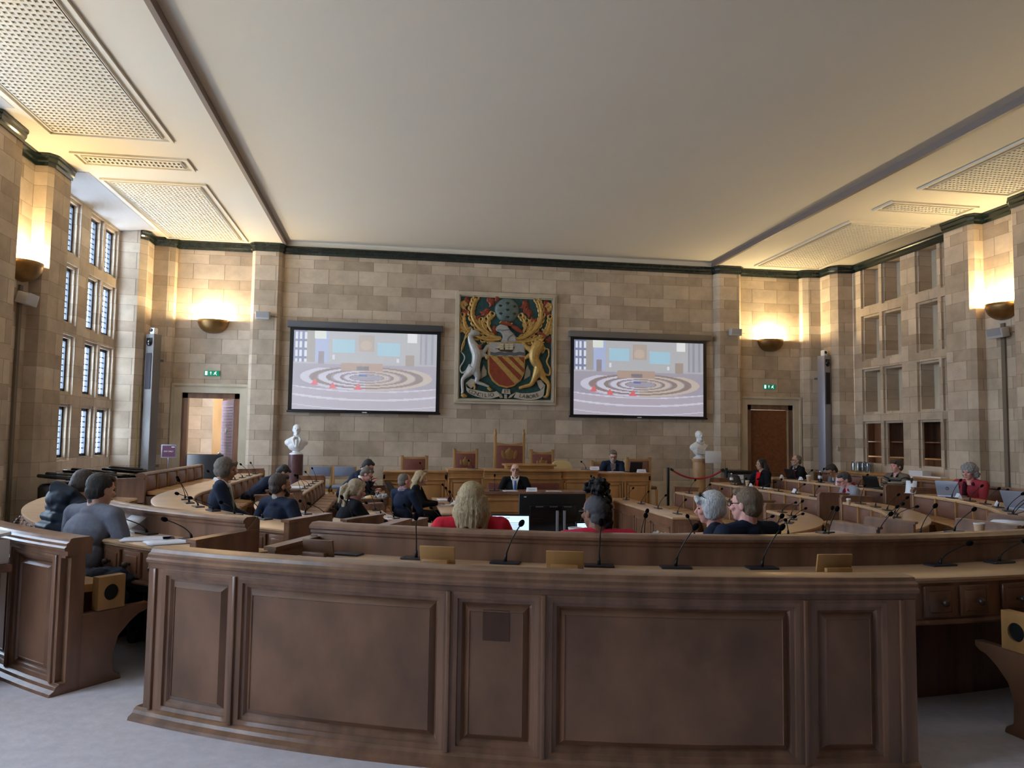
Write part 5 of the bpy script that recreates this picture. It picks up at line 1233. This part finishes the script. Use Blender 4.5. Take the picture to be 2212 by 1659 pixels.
# pale wrapper, red cup-like sleeve, items
bm = NB(); prism(bm, [(-.05, 0), (.05, 0), (.03, .11), (-.035, .12)], -.03, .03, Matrix.Rotation(R(90), 4, 'X')); o = obj('paper_bag', bm, mat('pink_white', (226, 190, 196), .6), None); o.location = (7.28, 11.75, .775); tag(o, 'small pink and white paper bag left of the black laptop', 'bag')
sheet(7.26, 9.95, .78, .12, .14, .6, 'crumpled upright white paper left of the silver laptop', 2, .35)
def blob(name, label, cat, loc, parts, mt, vox=.006, disp=.02, ns=.05):
    bm = NB()
    for c, r_ in parts: ell(bm, c, r_)
    o = obj(name, bm, mt, None, 60); md = o.modifiers.new('fuse', 'REMESH'); md.mode = 'VOXEL'; md.voxel_size = vox; md.use_smooth_shade = True
    tx = bpy.data.textures.new('folds', 'CLOUDS'); tx.noise_scale = ns; md = o.modifiers.new('folds', 'DISPLACE'); md.texture = tx; md.strength = disp; o.location = loc; return tag(o, label, cat)
blob('folded_jacket', 'olive green jacket bundled on the desk between the two women in red', 'jacket', (1.06, 5.08, .775), [((0, 0, .03), (.16, .1, .05)), ((-.05, 0, .06), (.07, .06, .035)), ((.1, .02, .03), (.08, .07, .04))], mat('olive', (122, 124, 88), .85), disp=.03)
blob('plastic_bag', 'crumpled clear and white plastic bag right of the woman with the curly bun', 'bag', (1.78, 4.98, .775), [((0, 0, .045), (.09, .07, .055)), ((-.1, 0, .025), (.07, .05, .035))], mat('bag_grey', (196, 192, 196), .3), disp=.05, ns=.03)
# television on a stand in the well
g = empty('television', (2.0, 9.5, -.36), 'large black flat television seen from the back, in the central well', 'television', rz=R(3))
bm = NB(); bb(bm, -.43, .43, -.02, .02, .62, 1.155, bev=.01); obj('panel', bm, BLACK, g)
bm = NB(); bb(bm, -.3, .3, -.06, -.02, .70, 1.02, bev=.02); obj('back_housing', bm, BLACKG, g)
bm = NB(); bb(bm, -.37, -.34, -.024, -.02, 1.11, 1.125); obj('sticker', bm, WHITE, g, 0)
bm = NB()
for k in range(2): bb(bm, .03+k*.09, .06+k*.09, -.085, -.055, .5, .95, bev=.004)
obj('mount_rail', bm, GREYM, g); bm = NB()
for x in (-.18, .0, .18): bb(bm, x-.05, x+.05, -.0645, -.06, .99, 1.005)
obj('vent', bm, GREYD, g, 0)
for s in (-1, 1): bm = NB(); tube(bm, [(s*.12, -.03, .7), (s*.14, -.03, .03)], .02, 12); bb(bm, s*.14-.03, s*.14+.03, -.3, .3, 0, .05, bev=.01); obj('leg', bm, GREYM, g)
# small lectern with clutter beside the bending men
g = empty('music_stand', (-.02, 12.1, .545), 'black tilted reading stand with cables before the two bending men', 'stand')
bm = NB(); box(bm, (0, 0, .16), (.26, .02, .16), rot=Euler((R(-35), 0, R(70))), bev=.004); obj('tray', bm, BLACK, g); bm = NB(); tube(bm, [(0, 0, 0), (0, 0, .14)], .01); cyl(bm, (0, 0, 0), .06, .06, .01); obj('post', bm, BLACK, g)
blob('cable_pile', 'tangled white cables and cards on the innermost desk at left', 'cables', (-.13, 11.75, .55), [((0, 0, .02), (.07, .12, .025)), ((.03, .05, .04), (.04, .05, .02)), ((-.02, -.08, .03), (.05, .04, .03))], mat('clutter', (180, 180, 184), .6), disp=.06, ns=.02, vox=.005)
blob('canvas_pouch', 'pale cloth pouch on the innermost desk near the bending men', 'pouch', (-.3, 11.55, .55), [((0, 0, .03), (.07, .05, .035))], CREAM)
blob('decorated_mug', 'dark red cup among papers on the left well desk', 'cup', (.92, 12.35, .45), [((0, 0, .03), (.03, .03, .04)), ((0, 0, .06), (.035, .035, .03))], mat('mug_dark', (74, 22, 34), .4), disp=.005)
blob('tissue_pack', 'white crumpled tissue pack on the left well desk', 'tissues', (.93, 11.6, .45), [((0, 0, .03), (.05, .05, .03)), ((0.02, 0, .06), (.03, .02, .03))], PAPER, disp=.02)
bm = NB(); tube(bm, [(-.07, 0, 0), (.07, .02, 0)], .004); o = obj('pen', bm, BLACK, None); o.location = (-.08, 8.75, .552); o.rotation_euler = (0, 0, .8); tag(o, 'black pen on the notes of the woman with blond ponytail', 'pen')
bm = NB(); box(bm, (0, 0, .004), (.075, .15, .008), bev=.003); o = obj('mobile_phone', bm, BLACKG, None); o.location = PT(6.05, -41.2, .775); o.rotation_euler = (0, 0, .3); tag(o, 'black phone on the desk near the end board by the young men', 'phone')
# ================================================================ PEOPLE
SK = {k: mat('skin_'+k, c, .5, spec=.35) for k, c in (('fair', (206, 160, 140)), ('pink', (216, 158, 146)), ('tan', (176, 130, 104)), ('brown', (128, 88, 66)), ('olive', (190, 148, 122)))}
TXC = bpy.data.textures.new('cloth_folds', 'CLOUDS'); TXC.noise_scale = .13
TXH = bpy.data.textures.new('hair_lumps', 'CLOUDS'); TXH.noise_scale = .022
def hairm(name, c): return mat('hair_'+name, c, .55, noise=((190, 190, 14), .5), bump=.9)
def clothm(name, c, r_=.85): return mat('cloth_'+name, c, r_, spec=.2, noise=((40, 40, 40), .08))
def fuse(o, v, disp=0, tex=None):
    md = o.modifiers.new('fuse', 'REMESH'); md.mode = 'VOXEL'; md.voxel_size = v; md.use_smooth_shade = True
    if v < .02: q = o.modifiers.new('soften', 'SMOOTH'); q.factor = .5; q.iterations = 2
    if disp: d = o.modifiers.new('folds', 'DISPLACE'); d.texture = tex; d.strength = disp; d.mid_level = .5; d.texture_coords = 'LOCAL'
def ik(a, b, l1, l2, pole):
    a, b = Vector(a), Vector(b); d = b-a; L_ = min(d.length, (l1+l2)*.998); d = d.normalized(); b2 = a+d*L_
    x = (l1*l1-l2*l2+L_*L_)/(2*L_); h = math.sqrt(max(0, l1*l1-x*x)); p = Vector(pole); p = (p-d*p.dot(d)).normalized()
    return a+d*x+p*h, b2
def person(label, x, y, ztop, face, skin, top, hair, hairst, lean=6, hyaw=0, hpit=0, lh=None, rh=None, wide=1.0, trous=None, shirt=None, tie=None, glasses=False, beard=None, collar=None, scarf=None, vox=.009, side=0, legs=True, sc=.94, floor=0, extra=None, lower=.40, hood=None, stripes=None, necklace=None, roll=0, crossed=False, sleeves=None, belly=0):
    """face: compass heading in degrees of the facing direction (0 = +x, 90 = +y). Local +Y forward."""
    g = empty('person', (x, y, 0), label, 'person', 'people seated in the chamber', rz=R(face-90)); g.scale = (sc, sc, sc)
    TL = Matrix.Rotation(R(-lean), 3, 'X') @ Matrix.Rotation(R(side), 3, 'Y')     # torso tilt
    up_ = TL @ Vector((0, 0, 1)); 
    neck_l = .485; hd_off = Vector((0, .015, .185))
    Hr = (Euler((R(-hpit), R(roll), R(hyaw)), 'XYZ')).to_matrix(); HT = Matrix.Rotation(R(-lean*.35), 3, 'X') @ Hr
    hc_rel = up_*neck_l+HT @ Vector((0, .012, .146))
    pz = ztop/sc-(hc_rel.z+.118); P0 = Vector((0, 0, pz)); fl = floor/sc
    T = lambda v: P0+TL @ Vector(v)
    hc = P0+hc_rel; H_ = lambda v: hc+HT @ Vector(v)
    sw = .178*wide; shz = .448
    sh = [T((-sw, 0, shz)), T((sw, 0, shz))]
    lh = Vector(lh) if lh is not None else Vector((-.13, .36, .16)); rh = Vector(rh) if rh is not None else Vector((.13, .36, .16))
    arms = []
    for i, h in enumerate((lh, rh)):
        s = -1 if i == 0 else 1
        e, hnd = ik(sh[i], P0+h, .285, .255, (s*.8, -.35, -.7)); arms.append((sh[i], e, hnd, s))
    rotH = HT.to_euler()
    # --- body: one continuous surface
    bm = NB()
    ell(bm, T((0, 0, .02)), (.13*wide, .09, .09)); ell(bm, T((0, .0, .16)), (.125*wide, .085, .15), TL.to_euler()); ell(bm, T((0, -.01, .31)), (.14*wide, .085, .14), TL.to_euler())
    tube(bm, [sh[0], T((0, -.01, .44)), sh[1]], [.045, .045, .045], 12)
    nb = T((0, .0, .44)); tube(bm, [nb, (nb+H_((0, -.02, -.08)))/2, H_((0, -.015, -.05))], [.066, .06, .058], 14)
    ell(bm, H_((0, -.008, .025)), (.074, .094, .09), rotH, 20); ell(bm, H_((0, .03, -.035)), (.058, .062, .075), rotH, 20); ell(bm, H_((0, .062, -.085)), (.028, .022, .02), rotH)
    tube(bm, [H_((0, .082, .015)), H_((0, .112, -.025))], [.009, .015], 10); ell(bm, H_((0, .10, -.032)), (.017, .012, .009), rotH)
    ell(bm, H_((0, .085, -.060)), (.022, .012, .006), rotH); ell(bm, H_((0, .082, .032)), (.045, .012, .007), rotH)
    for s in (-1, 1):
        ell(bm, H_((s*.075, -.005, -.008)), (.009, .02, .032), rotH); ell(bm, H_((s*.04, .065, -.02)), (.024, .024, .02), rotH)
    for a, e, h, s in arms:
        tube(bm, [a, e], [.045, .036], 12); tube(bm, [e, h], [.038, .025], 12)
        d = (h-e).normalized(); sd = d.cross(Vector((0, 0, 1)));  sd = sd.normalized() if sd.length > .1 else Vector((1, 0, 0)); nrm = sd.cross(d).normalized()
        q = d.to_track_quat('Y', 'Z').to_euler(); pc = h+d*.045; ell(bm, pc, (.038, .048, .016), q)
        for k in range(4):
            off = sd*(.027-.018*k); L_ = (.062, .072, .068, .052)[k]; b0_ = h+d*.08+off; m_ = b0_+d*L_*.5-nrm*.008; e_ = m_+d*L_*.35-nrm*.026
            tube(bm, [b0_-d*.02, b0_, m_, e_], [.009, .009, .0085, .0075], 8)
        tb = h+d*.03-sd*s*.0+sd*(-s)*.03*(1 if True else -1); tube(bm, [h+d*.015, tb+d*.012-nrm*.006, tb+d*.045-nrm*.016], [.012, .011, .008], 8)
    if legs:
        ft = []
        for s in (-1, 1):
            hp = P0+Vector((s*.085, .02, -.0)); kn = P0+Vector((s*(.12 if not crossed else .04), .43, .02)); an = Vector((s*.12, .44+.03*s, fl+.09))
            tube(bm, [hp, kn], [.08, .052], 12); tube(bm, [kn, an], [.05, .036], 12); tube(bm, [an+Vector((0, -.02, -.04)), an+Vector((0, .14, -.06))], [.038, .03], 10); ft.append((hp, kn, an))
    body = obj('body', bm, SK[skin], g, 60); fuse(body, vox*.85)
    # --- clothes
    bm = NB(); w = wide
    ell(bm, T((0, 0, .0)), (.175*w, .135, .10)); ell(bm, T((0, .01+belly*.03, .14)), (.165*w, .128+belly*.05, .17), TL.to_euler()); ell(bm, T((0, -.005, .31)), (.172*w, .122, .16), TL.to_euler())
    tube(bm, [sh[0], T((-.06, -.01, .47)), T((.06, -.01, .47)), sh[1]], [.066, .062, .062, .066], 12); ell(bm, T((0, -.03, .455)), (.085, .06, .035), TL.to_euler())
    for i, (a, e, h, s) in enumerate(arms):
        tube(bm, [a, e], [.068, .053], 12); ell(bm, a, (.07, .07, .07)); ell(bm, e, (.054, .054, .054)); hh = h-(h-e).normalized()*(.0 if not sleeves else sleeves); tube(bm, [e, hh], [.053, .038], 12)
    if hood: ell(bm, T((0, -.11, .47)), (.15, .09, .085)); tube(bm, [T((-.1, .03, .50)), T((-.11, -.08, .53)), T((0, -.17, .54)), T((.11, -.08, .53)), T((.1, .03, .50))], [.035, .05, .055, .05, .035], 10)
    if hood:
        for k in range(5): tube(bm, [T((-.16*w, .03, .08+.08*k)), T((-.09*w, -.12, .08+.08*k)), T((.09*w, -.12, .08+.08*k)), T((.16*w, .03, .08+.08*k))], .034, 8)
    tname = 'jacket' if shirt or hood or tie else 'top'
    cl = obj(tname, bm, top, g, 60); fuse(cl, vox*1.25, .016, TXC)
    if collar:
        bm = NB(); tube(bm, [T((-.05, .085, .455)), T((-.07, .01, .51)), T((0, -.068, .53)), T((.07, .01, .51)), T((.05, .085, .455))], [.014, .02, .021, .02, .014], 8); obj('collar', bm, collar, g, 60)
    if shirt:
        bm = NB(); prism(bm, [(-.058, .48), (.058, .48), (.035, .30), (0, .14), (-.035, .30)], 0, .02, Matrix.Rotation(R(90), 4, 'X'))
        for v in bm.verts:
            zz = v.co.z; v.co.y = (.128+.012*(1-abs(v.co.x)/.06)-max(0, zz-.36)*.38)+(0 if v.co.y > -.01 else -.02)+belly*.05*(zz < .35); v.co = T(v.co)
        obj('shirt', bm, shirt, g, 60)
    if tie:
        bm = NB(); tube(bm, [T((0, .100, .445)), T((0, .137, .36)), T((0, .150+belly*.04, .14))], [.014, .02, .026], 8, flat=(TL @ Vector((0, 1, 0)), .4)); obj('tie', bm, tie, g, 60)
    if scarf:
        bm = NB(); tube(bm, [T((-.06, .06, .45)), T((-.075, -.02, .495)), T((0, -.075, .51)), T((.075, -.02, .495)), T((.05, .075, .44)), T((.03, .135, .30)), T((.02, .14, .15))], [.028, .036, .036, .036, .034, .036, .04], 10); sc_ = obj('scarf', bm, scarf, g, 60); fuse(sc_, vox, .012, TXH)
    if stripes:
        for k, mt in enumerate(stripes):
            bm = NB(); z = .40-.045*k; n = 24; rr = []
            for rad in (0, .007):
                rr.append([T(((.176*w+rad)*math.cos(2*math.pi*i/n)*math.sqrt(max(.05, 1-((z-.31)/.165)**2)), (.126+rad)*math.sin(2*math.pi*i/n)*math.sqrt(max(.05, 1-((z-.31)/.165)**2)), z)) for i in range(n)])
            tube(bm, rr[1]+[rr[1][0]], .006 if k % 2 else .010, 6, cap=False); obj('stripe', bm, mt, g, 60)
            bm = NB()
            for a, e, h, s in arms:
                c_ = a.lerp(e, .12+.2*k); d = (e-a).normalized(); u = d.orthogonal().normalized(); v2 = d.cross(u); ring = [c_+(u*math.cos(2*math.pi*i/12)+v2*math.sin(2*math.pi*i/12))*.068*(1-.03*k) for i in range(13)]
                tube(bm, ring, .006 if k % 2 else .010, 6, cap=False)
            obj('stripe', bm, mt, g, 60)
    if necklace:
        bm = NB()
        for k in range(9): a = R(180+20*(k-4)); ell(bm, T((math.sin(a)*.085, -.02+math.cos(a)*.085, .50)), (.009, .009, .009), seg=8)
        obj('necklace', bm, necklace, g, 60)
    if legs and trous:
        bm = NB(); ell(bm, P0+Vector((0, .0, -.03)), (.175, .14, .10))
        for hp, kn, an in ft: tube(bm, [hp, kn], [.10, .07], 12); ell(bm, kn, (.07, .07, .07)); tube(bm, [kn, an], [.069, .052], 12)
        tr = obj('trousers', bm, trous, g, 60); fuse(tr, vox*1.4, .012, TXC)
        bm = NB()
        for hp, kn, an in ft: tube(bm, [an+Vector((0, -.04, -.05)), an+Vector((0, .07, -.055)), an+Vector((0, .18, -.07))], [.045, .045, .034], 12)
        obj('shoes', bm, BLACK, g, 60)
    # --- face details
    bm = NB()
    for s in (-1, 1): ell(bm, H_((s*.031, .079, .008)), (.011, .007, .0065), rotH, 10)
    obj('eyes', bm, mat('eye_dark', (48, 36, 30), .3), g, 60)
    bm = NB(); ell(bm, H_((0, .0955, -.061)), (.022, .004, .005), rotH, 10); obj('lips', bm, mat('lips', (160, 92, 84), .5), g, 60)
    if glasses:
        bm = NB()
        for s in (-1, 1):
            ring = [H_((s*.034+.024*math.cos(2*math.pi*i/16), .10, .006+.018*math.sin(2*math.pi*i/16))) for i in range(17)]; tube(bm, ring, .0028, 6, cap=False); tube(bm, [H_((s*.058, .10, .012)), H_((s*.078, -.01, .012))], .0025, 6)
        tube(bm, [H_((-.01, .102, .01)), H_((.01, .102, .01))], .0025, 6); obj('glasses', bm, BLACK, g, 60)
    if beard:
        bm = NB(); ell(bm, H_((0, .052, -.085)), (.052, .048, .035), rotH); 
        for s in (-1, 1): tube(bm, [H_((s*.068, .01, -.03)), H_((s*.055, .05, -.07))], .013, 8)
        tube(bm, [H_((-.028, .09, -.05)), H_((0, .098, -.044)), H_((.028, .09, -.05))], .008, 8); bd = obj('beard', bm, beard, g, 60); fuse(bd, vox*.8, .012, TXH)
    # --- hair
    if hairst != 'bald':
        bm = NB()
        if hairst in ('short', 'thin', 'youth', 'receding', 'curly', 'mid'):
            k = {'short': 1.03, 'thin': .985, 'youth': 1.10, 'receding': 1.0, 'curly': 1.24, 'mid': 1.12}[hairst]
            ell(bm, H_((0, -.026, .036)), (.083*k, .091*k, .088*k), rotH, 20); ell(bm, H_((0, -.045, -.015)), (.074*k, .068*k, .075), rotH, 16)
            if hairst in ('short', 'youth'): ell(bm, H_((0, .035, .085)), (.064, .05, .032), rotH)
            if hairst == 'youth': tube(bm, [H_((.05, .06, .09)), H_((0, .095, .075)), H_((-.06, .075, .06))], .026, 10)
            if hairst == 'curly':
                for a_ in range(0, 360, 36): ell(bm, H_((.075*math.cos(R(a_)), -.03+.07*math.sin(R(a_)), .05+.02*math.sin(R(3*a_)))), (.045, .045, .05), rotH, 10); 
                for a_ in range(180, 361, 30): ell(bm, H_((.085*math.cos(R(a_)), -.03+.08*math.sin(R(a_)), -.04)), (.04, .04, .055), rotH, 10)
            if hairst == 'mid':
                for s in (-1, 1): ell(bm, H_((s*.066, -.01, -.01)), (.034, .065, .075), rotH)
                tube(bm, [H_((.05, .07, .07)), H_((0, .085, .085)), H_((-.06, .07, .05))], .022, 10)
        elif hairst in ('long', 'longcurl', 'straight', 'pony', 'lob'):
            ell(bm, H_((0, -.022, .035)), (.090, .098, .092), rotH, 20); ell(bm, H_((0, -.04, -.02)), (.090, .075, .08), rotH)
            dn = {'long': .26, 'longcurl': .33, 'straight': .36, 'pony': .24, 'lob': .22}[hairst]; ww = {'lob': 1.12, 'longcurl': 1.3}.get(hairst, 1.0)
            n = 11
            for i in range(n):
                a_ = R(180+180*i/(n-1)) if hairst != 'pony' else R(240+60*i/(n-1)); bx, by = .078*math.cos(a_), -.03+.06*math.sin(a_)
                top_ = H_((bx, by, .02)); mid = H_((bx*1.12*ww, by*1.15-.01, -.09)); end = Vector((mid.x*1.0, mid.y-.01, mid.z-dn+.11+.03*math.sin(i*2.1))); 
                tube(bm, [top_, mid, end], [.03, .032*ww, .016], 8)
            if hairst == 'pony': tube(bm, [H_((0, -.11, .03)), H_((0, -.15, -.03)), H_((0, -.14, -.20))], [.03, .042, .018], 10)
            for s in (-1, 1): tube(bm, [H_((s*.03, .06, .095)), H_((s*.078, .035, .04)), H_((s*.082, .02, -.06))], [.022, .022, .018], 8)
        elif hairst == 'bunfro':
            ell(bm, H_((0, -.022, .03)), (.083, .093, .09), rotH, 20); ell(bm, H_((0, -.04, -.03)), (.074, .065, .07), rotH)
        ho = obj('hair', bm, hair, g, 60); fuse(ho, vox*.85, {'curly': .035, 'longcurl': .022, 'bunfro': .008}.get(hairst, .009), TXH)
        if hairst == 'bunfro':
            bm = NB(); rr_ = random.Random(5)
            for k in range(150):
                d = Vector((rr_.uniform(-1, 1), rr_.uniform(-1, 1), rr_.uniform(-.6, 1))).normalized(); c_ = H_((0.015, -.03, .165)); q_ = rr_.uniform(.03, .088)*(1+.15*math.sin(5*d.x+3*d.z)); ell(bm, c_+Vector((d.x*q_, d.y*q_, d.z*q_*.9)), (rr_.uniform(.008, .024),)*2+(rr_.uniform(.008, .022),), seg=6)
            for k in range(26):
                c_ = H_((rr_.uniform(-.02, .07), -.09+rr_.uniform(-.01, .02), rr_.uniform(-.09, .08))); ell(bm, c_, (.024, .022, .026), seg=8)
            fuse(obj('hair_puff', bm, mat('hair_puff', (22, 18, 20), .8), g, 60), .007, .03, TXH)
    return g, H_, T
NAVY = clothm('navy', (32, 40, 60)); BLK = clothm('black', (20, 20, 24)); GREYW = clothm('grey', (110, 114, 120)); REDC = clothm('red', (206, 40, 58)); REDC2 = clothm('coral', (214, 52, 78))
WHS = clothm('white', (224, 222, 218)); DKG = clothm('charcoal', (42, 44, 50)); JEAN = clothm('dark_trouser', (24, 28, 34)); PUFF = clothm('puffer', (36, 44, 58), .5); SHIRTG = clothm('shirt_slate', (112, 114, 126))
H_BR = hairm('brown', (70, 54, 46)); H_DK = hairm('dark', (34, 28, 26)); H_GR = hairm('grey', (150, 146, 144)); H_BL = hairm('blond', (176, 152, 114)); H_SB = hairm('sandy', (120, 98, 78)); H_WH = hairm('white', (206, 206, 208)); H_GB = hairm('grey_brown', (108, 96, 86)); H_LB = hairm('ash_blond', (168, 148, 120))
FT = lambda x, y: math.degrees(math.atan2(CY-y, CX-x))   # facing the room centre
# left foreground
person('person in a blue-grey shirt with short dark hair, at the end of the left bench', -2.10, 5.62, 1.20, 60, 'fair', SHIRTG, H_DK, 'short', lean=20, hyaw=-8, hpit=4, lh=(-.16, .40, .22), rh=(.10, .34, .16), trous=JEAN, vox=.007, collar=SHIRTG, wide=1.14)
person('person in a dark quilted hooded jacket, leftmost in the photo, face hidden', -2.46, 6.05, 1.20, 40, 'fair', PUFF, H_BR, 'short', lean=24, hyaw=20, hpit=18, hood=1, trous=JEAN, vox=.008, wide=1.12)
g_ = blob('dark_coat', 'dark coat folded over the bench beside the man in the blue-grey shirt', 'coat', (-1.72, 5.42, .50), [((0, 0, .05), (.2, .13, .06)), ((.14, .06, 0), (.10, .09, .07)), ((-.12, -.02, .06), (.10, .09, .06)), ((.02, -.10, -.04), (.06, .04, .10))], clothm('coat', (40, 46, 60)), vox=.008, disp=.06, ns=.08)
# left side sitters
person('person with wavy grey-brown hair in a dark suit and white shirt, hands clasped on lap', -1.64, 7.85, 1.25, 8, 'tan', NAVY, H_GB, 'mid', lean=2, hpit=8, hyaw=-4, lh=(-.06, .30, .12), rh=(.06, .30, .12), shirt=WHS, collar=WHS, trous=BLK)
person('person in a navy suit seen from behind with short brown hair and beard, at left', -1.03, 7.35, 1.13, 48, 'tan', NAVY, H_BR, 'short', lean=2, hyaw=-12, lh=(-.2, .2, .12), rh=(.2, .22, .12), collar=WHS, beard=H_DK, trous=BLK, wide=1.03)
person('person in a navy jacket bending low between two seated men at left', -2.08, 12.0, 1.02, 12, 'fair', NAVY, H_DK, 'short', lean=52, hpit=30, lh=(-.1, .40, .05), rh=(.1, .42, .05), trous=BLK)
person('person with blond-streaked ponytail in a black top and pearl necklace, writing', -.50, 8.35, 1.02, 25, 'pink', BLK, H_LB, 'pony', lean=12, hpit=14, hyaw=-10, lh=(-.1, .42, .26), rh=(.16, .46, .25), necklace=WHITE, trous=BLK, collar=None)
person('person in a dark jacket with black hair leaning forward, rearmost of the pair at left', -.78, 13.3, 1.08, -12, 'pink', NAVY, H_DK, 'short', lean=42, hpit=22, glasses=True, lh=(-.12, .50, .22), rh=(.12, .52, .2), trous=BLK, collar=BLK)
person('person with grey hair and glasses in a dark suit leaning over papers at left', -.72, 12.4, .99, -8, 'pink', DKG, H_GB, 'short', lean=34, hpit=22, glasses=True, lh=(-.14, .50, .24), rh=(.14, .52, .22), trous=BLK, collar=WHS)
person('person with short grey hair in a blue suit and patterned scarf, seen from behind', .16, 11.2, .95, 45, 'pink', NAVY, H_GB, 'thin', lean=4, hyaw=-22, lh=(-.1, .3, .12), rh=(.12, .32, .12), scarf=mat('scarf_pattern', (150, 130, 140), .8, noise=((60, 60, 60), .7)), trous=BLK)
person('person with long straight blond hair in a black jacket at the left well desk', .30, 11.9, .96, -8, 'fair', BLK, H_BL, 'straight', lean=12, hpit=12, lh=(-.12, .42, .2), rh=(.12, .44, .22), trous=BLK)
# women in red and neighbours behind the front board
person('person with shoulder-length blond hair in a red top, seen from behind', .51, 4.92, 1.205, 86, 'fair', REDC, H_BL, 'lob', lean=4, lh=(-.18, .30, .22), rh=(.20, .30, .22), trous=BLK, vox=.007, wide=1.12)
person('person with dark curly hair piled up and shaved sides in a red jumper', 1.32, 4.78, 1.13, 92, 'brown', REDC2, mat('hair_shaved', (74, 70, 74), .8), 'bunfro', lean=8, hyaw=28, hpit=4, lh=(-.18, .3, .2), rh=(.2, .3, .2), trous=BLK, vox=.007, wide=1.25, glasses=True)
gp, H_, T_ = person('person with white-grey hair in profile, sunglasses on the head, navy top', 2.30, 5.12, 1.13, 150, 'pink', NAVY, H_WH, 'mid', lean=8, hyaw=6, hpit=6, trous=BLK, vox=.007)
bm = NB()
for s in (-1, 1): ell(bm, H_((s*.032, .055, .108)), (.026, .012, .016), seg=10); tube(bm, [H_((s*.055, .05, .105)), H_((s*.085, -.03, .04))], .003, 6)
obj('sunglasses', bm, BLACK, gp, 60)
person('person with brown hair in a navy jacket seen from behind, right of the white-haired person', 2.25, 4.58, 1.20, 108, 'pink', NAVY, H_SB, 'short', lean=6, hyaw=24, trous=BLK, vox=.007, wide=1.15, glasses=True)
# centre
person('bald person in a dark suit, white shirt and blue tie behind the centre desk', 2.09, 13.05, 1.04, -98, 'fair', BLK, H_DK, 'bald', lean=0, hpit=-4, lh=(-.14, .24, .16), rh=(.14, .24, .16), shirt=WHS, collar=WHS, tie=clothm('tie_blue', (64, 96, 168)), glasses=True, trous=BLK)
person('person with grey hair, beard and dark glasses in a navy jacket writing on the platform', 4.30, 14.75, 1.26, -100, 'fair', NAVY, H_GB, 'short', lean=12, hpit=16, lh=(-.02, .44, .20), rh=(.16, .44, .20), shirt=mat('check_shirt', (120, 104, 96), .8, noise=((50, 50, 50), .6)), beard=H_GR, glasses=True, trous=BLK)
# right side
person('person with long dark curly hair in a black jacket over a bright red top', 6.95, 13.75, 1.15, 195, 'olive', BLK, H_DK, 'longcurl', lean=2, hyaw=-10, shirt=clothm('bright_red', (212, 24, 34)), lh=(-.1, .3, .15), rh=(.1, .3, .15), trous=BLK)
person('person with grey beard and glasses in a dark suit leaning forward at right', 8.05, 14.1, 1.22, 178, 'olive', BLK, H_GB, 'thin', lean=26, hpit=-10, beard=H_GR, glasses=True, shirt=clothm('maroon', (84, 30, 36)), collar=WHS, lh=(-.1, .45, .2), rh=(.1, .45, .2), trous=BLK)
person('person in a grey jacket with dark hair bending far forward at right', 8.05, 12.55, 1.09, 180, 'tan', GREYW, H_DK, 'short', lean=44, hpit=22, glasses=True, collar=WHS, lh=(-.1, .5, .1), rh=(.1, .5, .1), trous=BLK)
person('person with short iron-grey hair, glasses, dark red scarf and pale grey jacket', 6.98, 10.75, 1.03, 172, 'pink', clothm('pale_grey', (150, 154, 166)), hairm('iron', (62, 60, 62)), 'short', lean=18, hpit=22, glasses=True, scarf=clothm('wine', (122, 22, 36)), lh=(-.12, .42, .15), rh=(.12, .42, .15), trous=BLK)
ST = [clothm('stripe_dark', (40, 44, 60)), clothm('stripe_cream', (196, 178, 150)), clothm('stripe_dark', (40, 44, 60)), clothm('stripe_cream', (196, 178, 150))]
person('young person with brown quiff in a striped brown sweater at right', 8.05, 11.35, 1.22, 192, 'pink', clothm('taupe', (112, 98, 84)), H_BR, 'youth', lean=0, hyaw=-4, stripes=ST, lh=(-.12, .3, .12), rh=(.12, .3, .12), trous=BLK, collar=DKG)
person('person with curly grey hair in a red jacket typing on the silver laptop', 7.98, 9.62, 1.21, 200, 'pink', clothm('jacket_red', (158, 58, 68)), H_GR, 'curly', lean=8, hpit=6, lh=(-.12, .44, .22), rh=(.12, .46, .22), wide=1.1, belly=.5, trous=BLK, scarf=clothm('dark_lining', (60, 20, 34)))
bm = NB(); box(bm, (0, 0, .05), (.34, .16, .16), bev=.04); o = obj('dark_bag', bm, clothm('bag_navy', (30, 38, 58)), None, 50); o.location = (7.75, 8.35, .60); tag(o, 'dark bag on the seat left of the laptop at the right photo edge', 'bag')
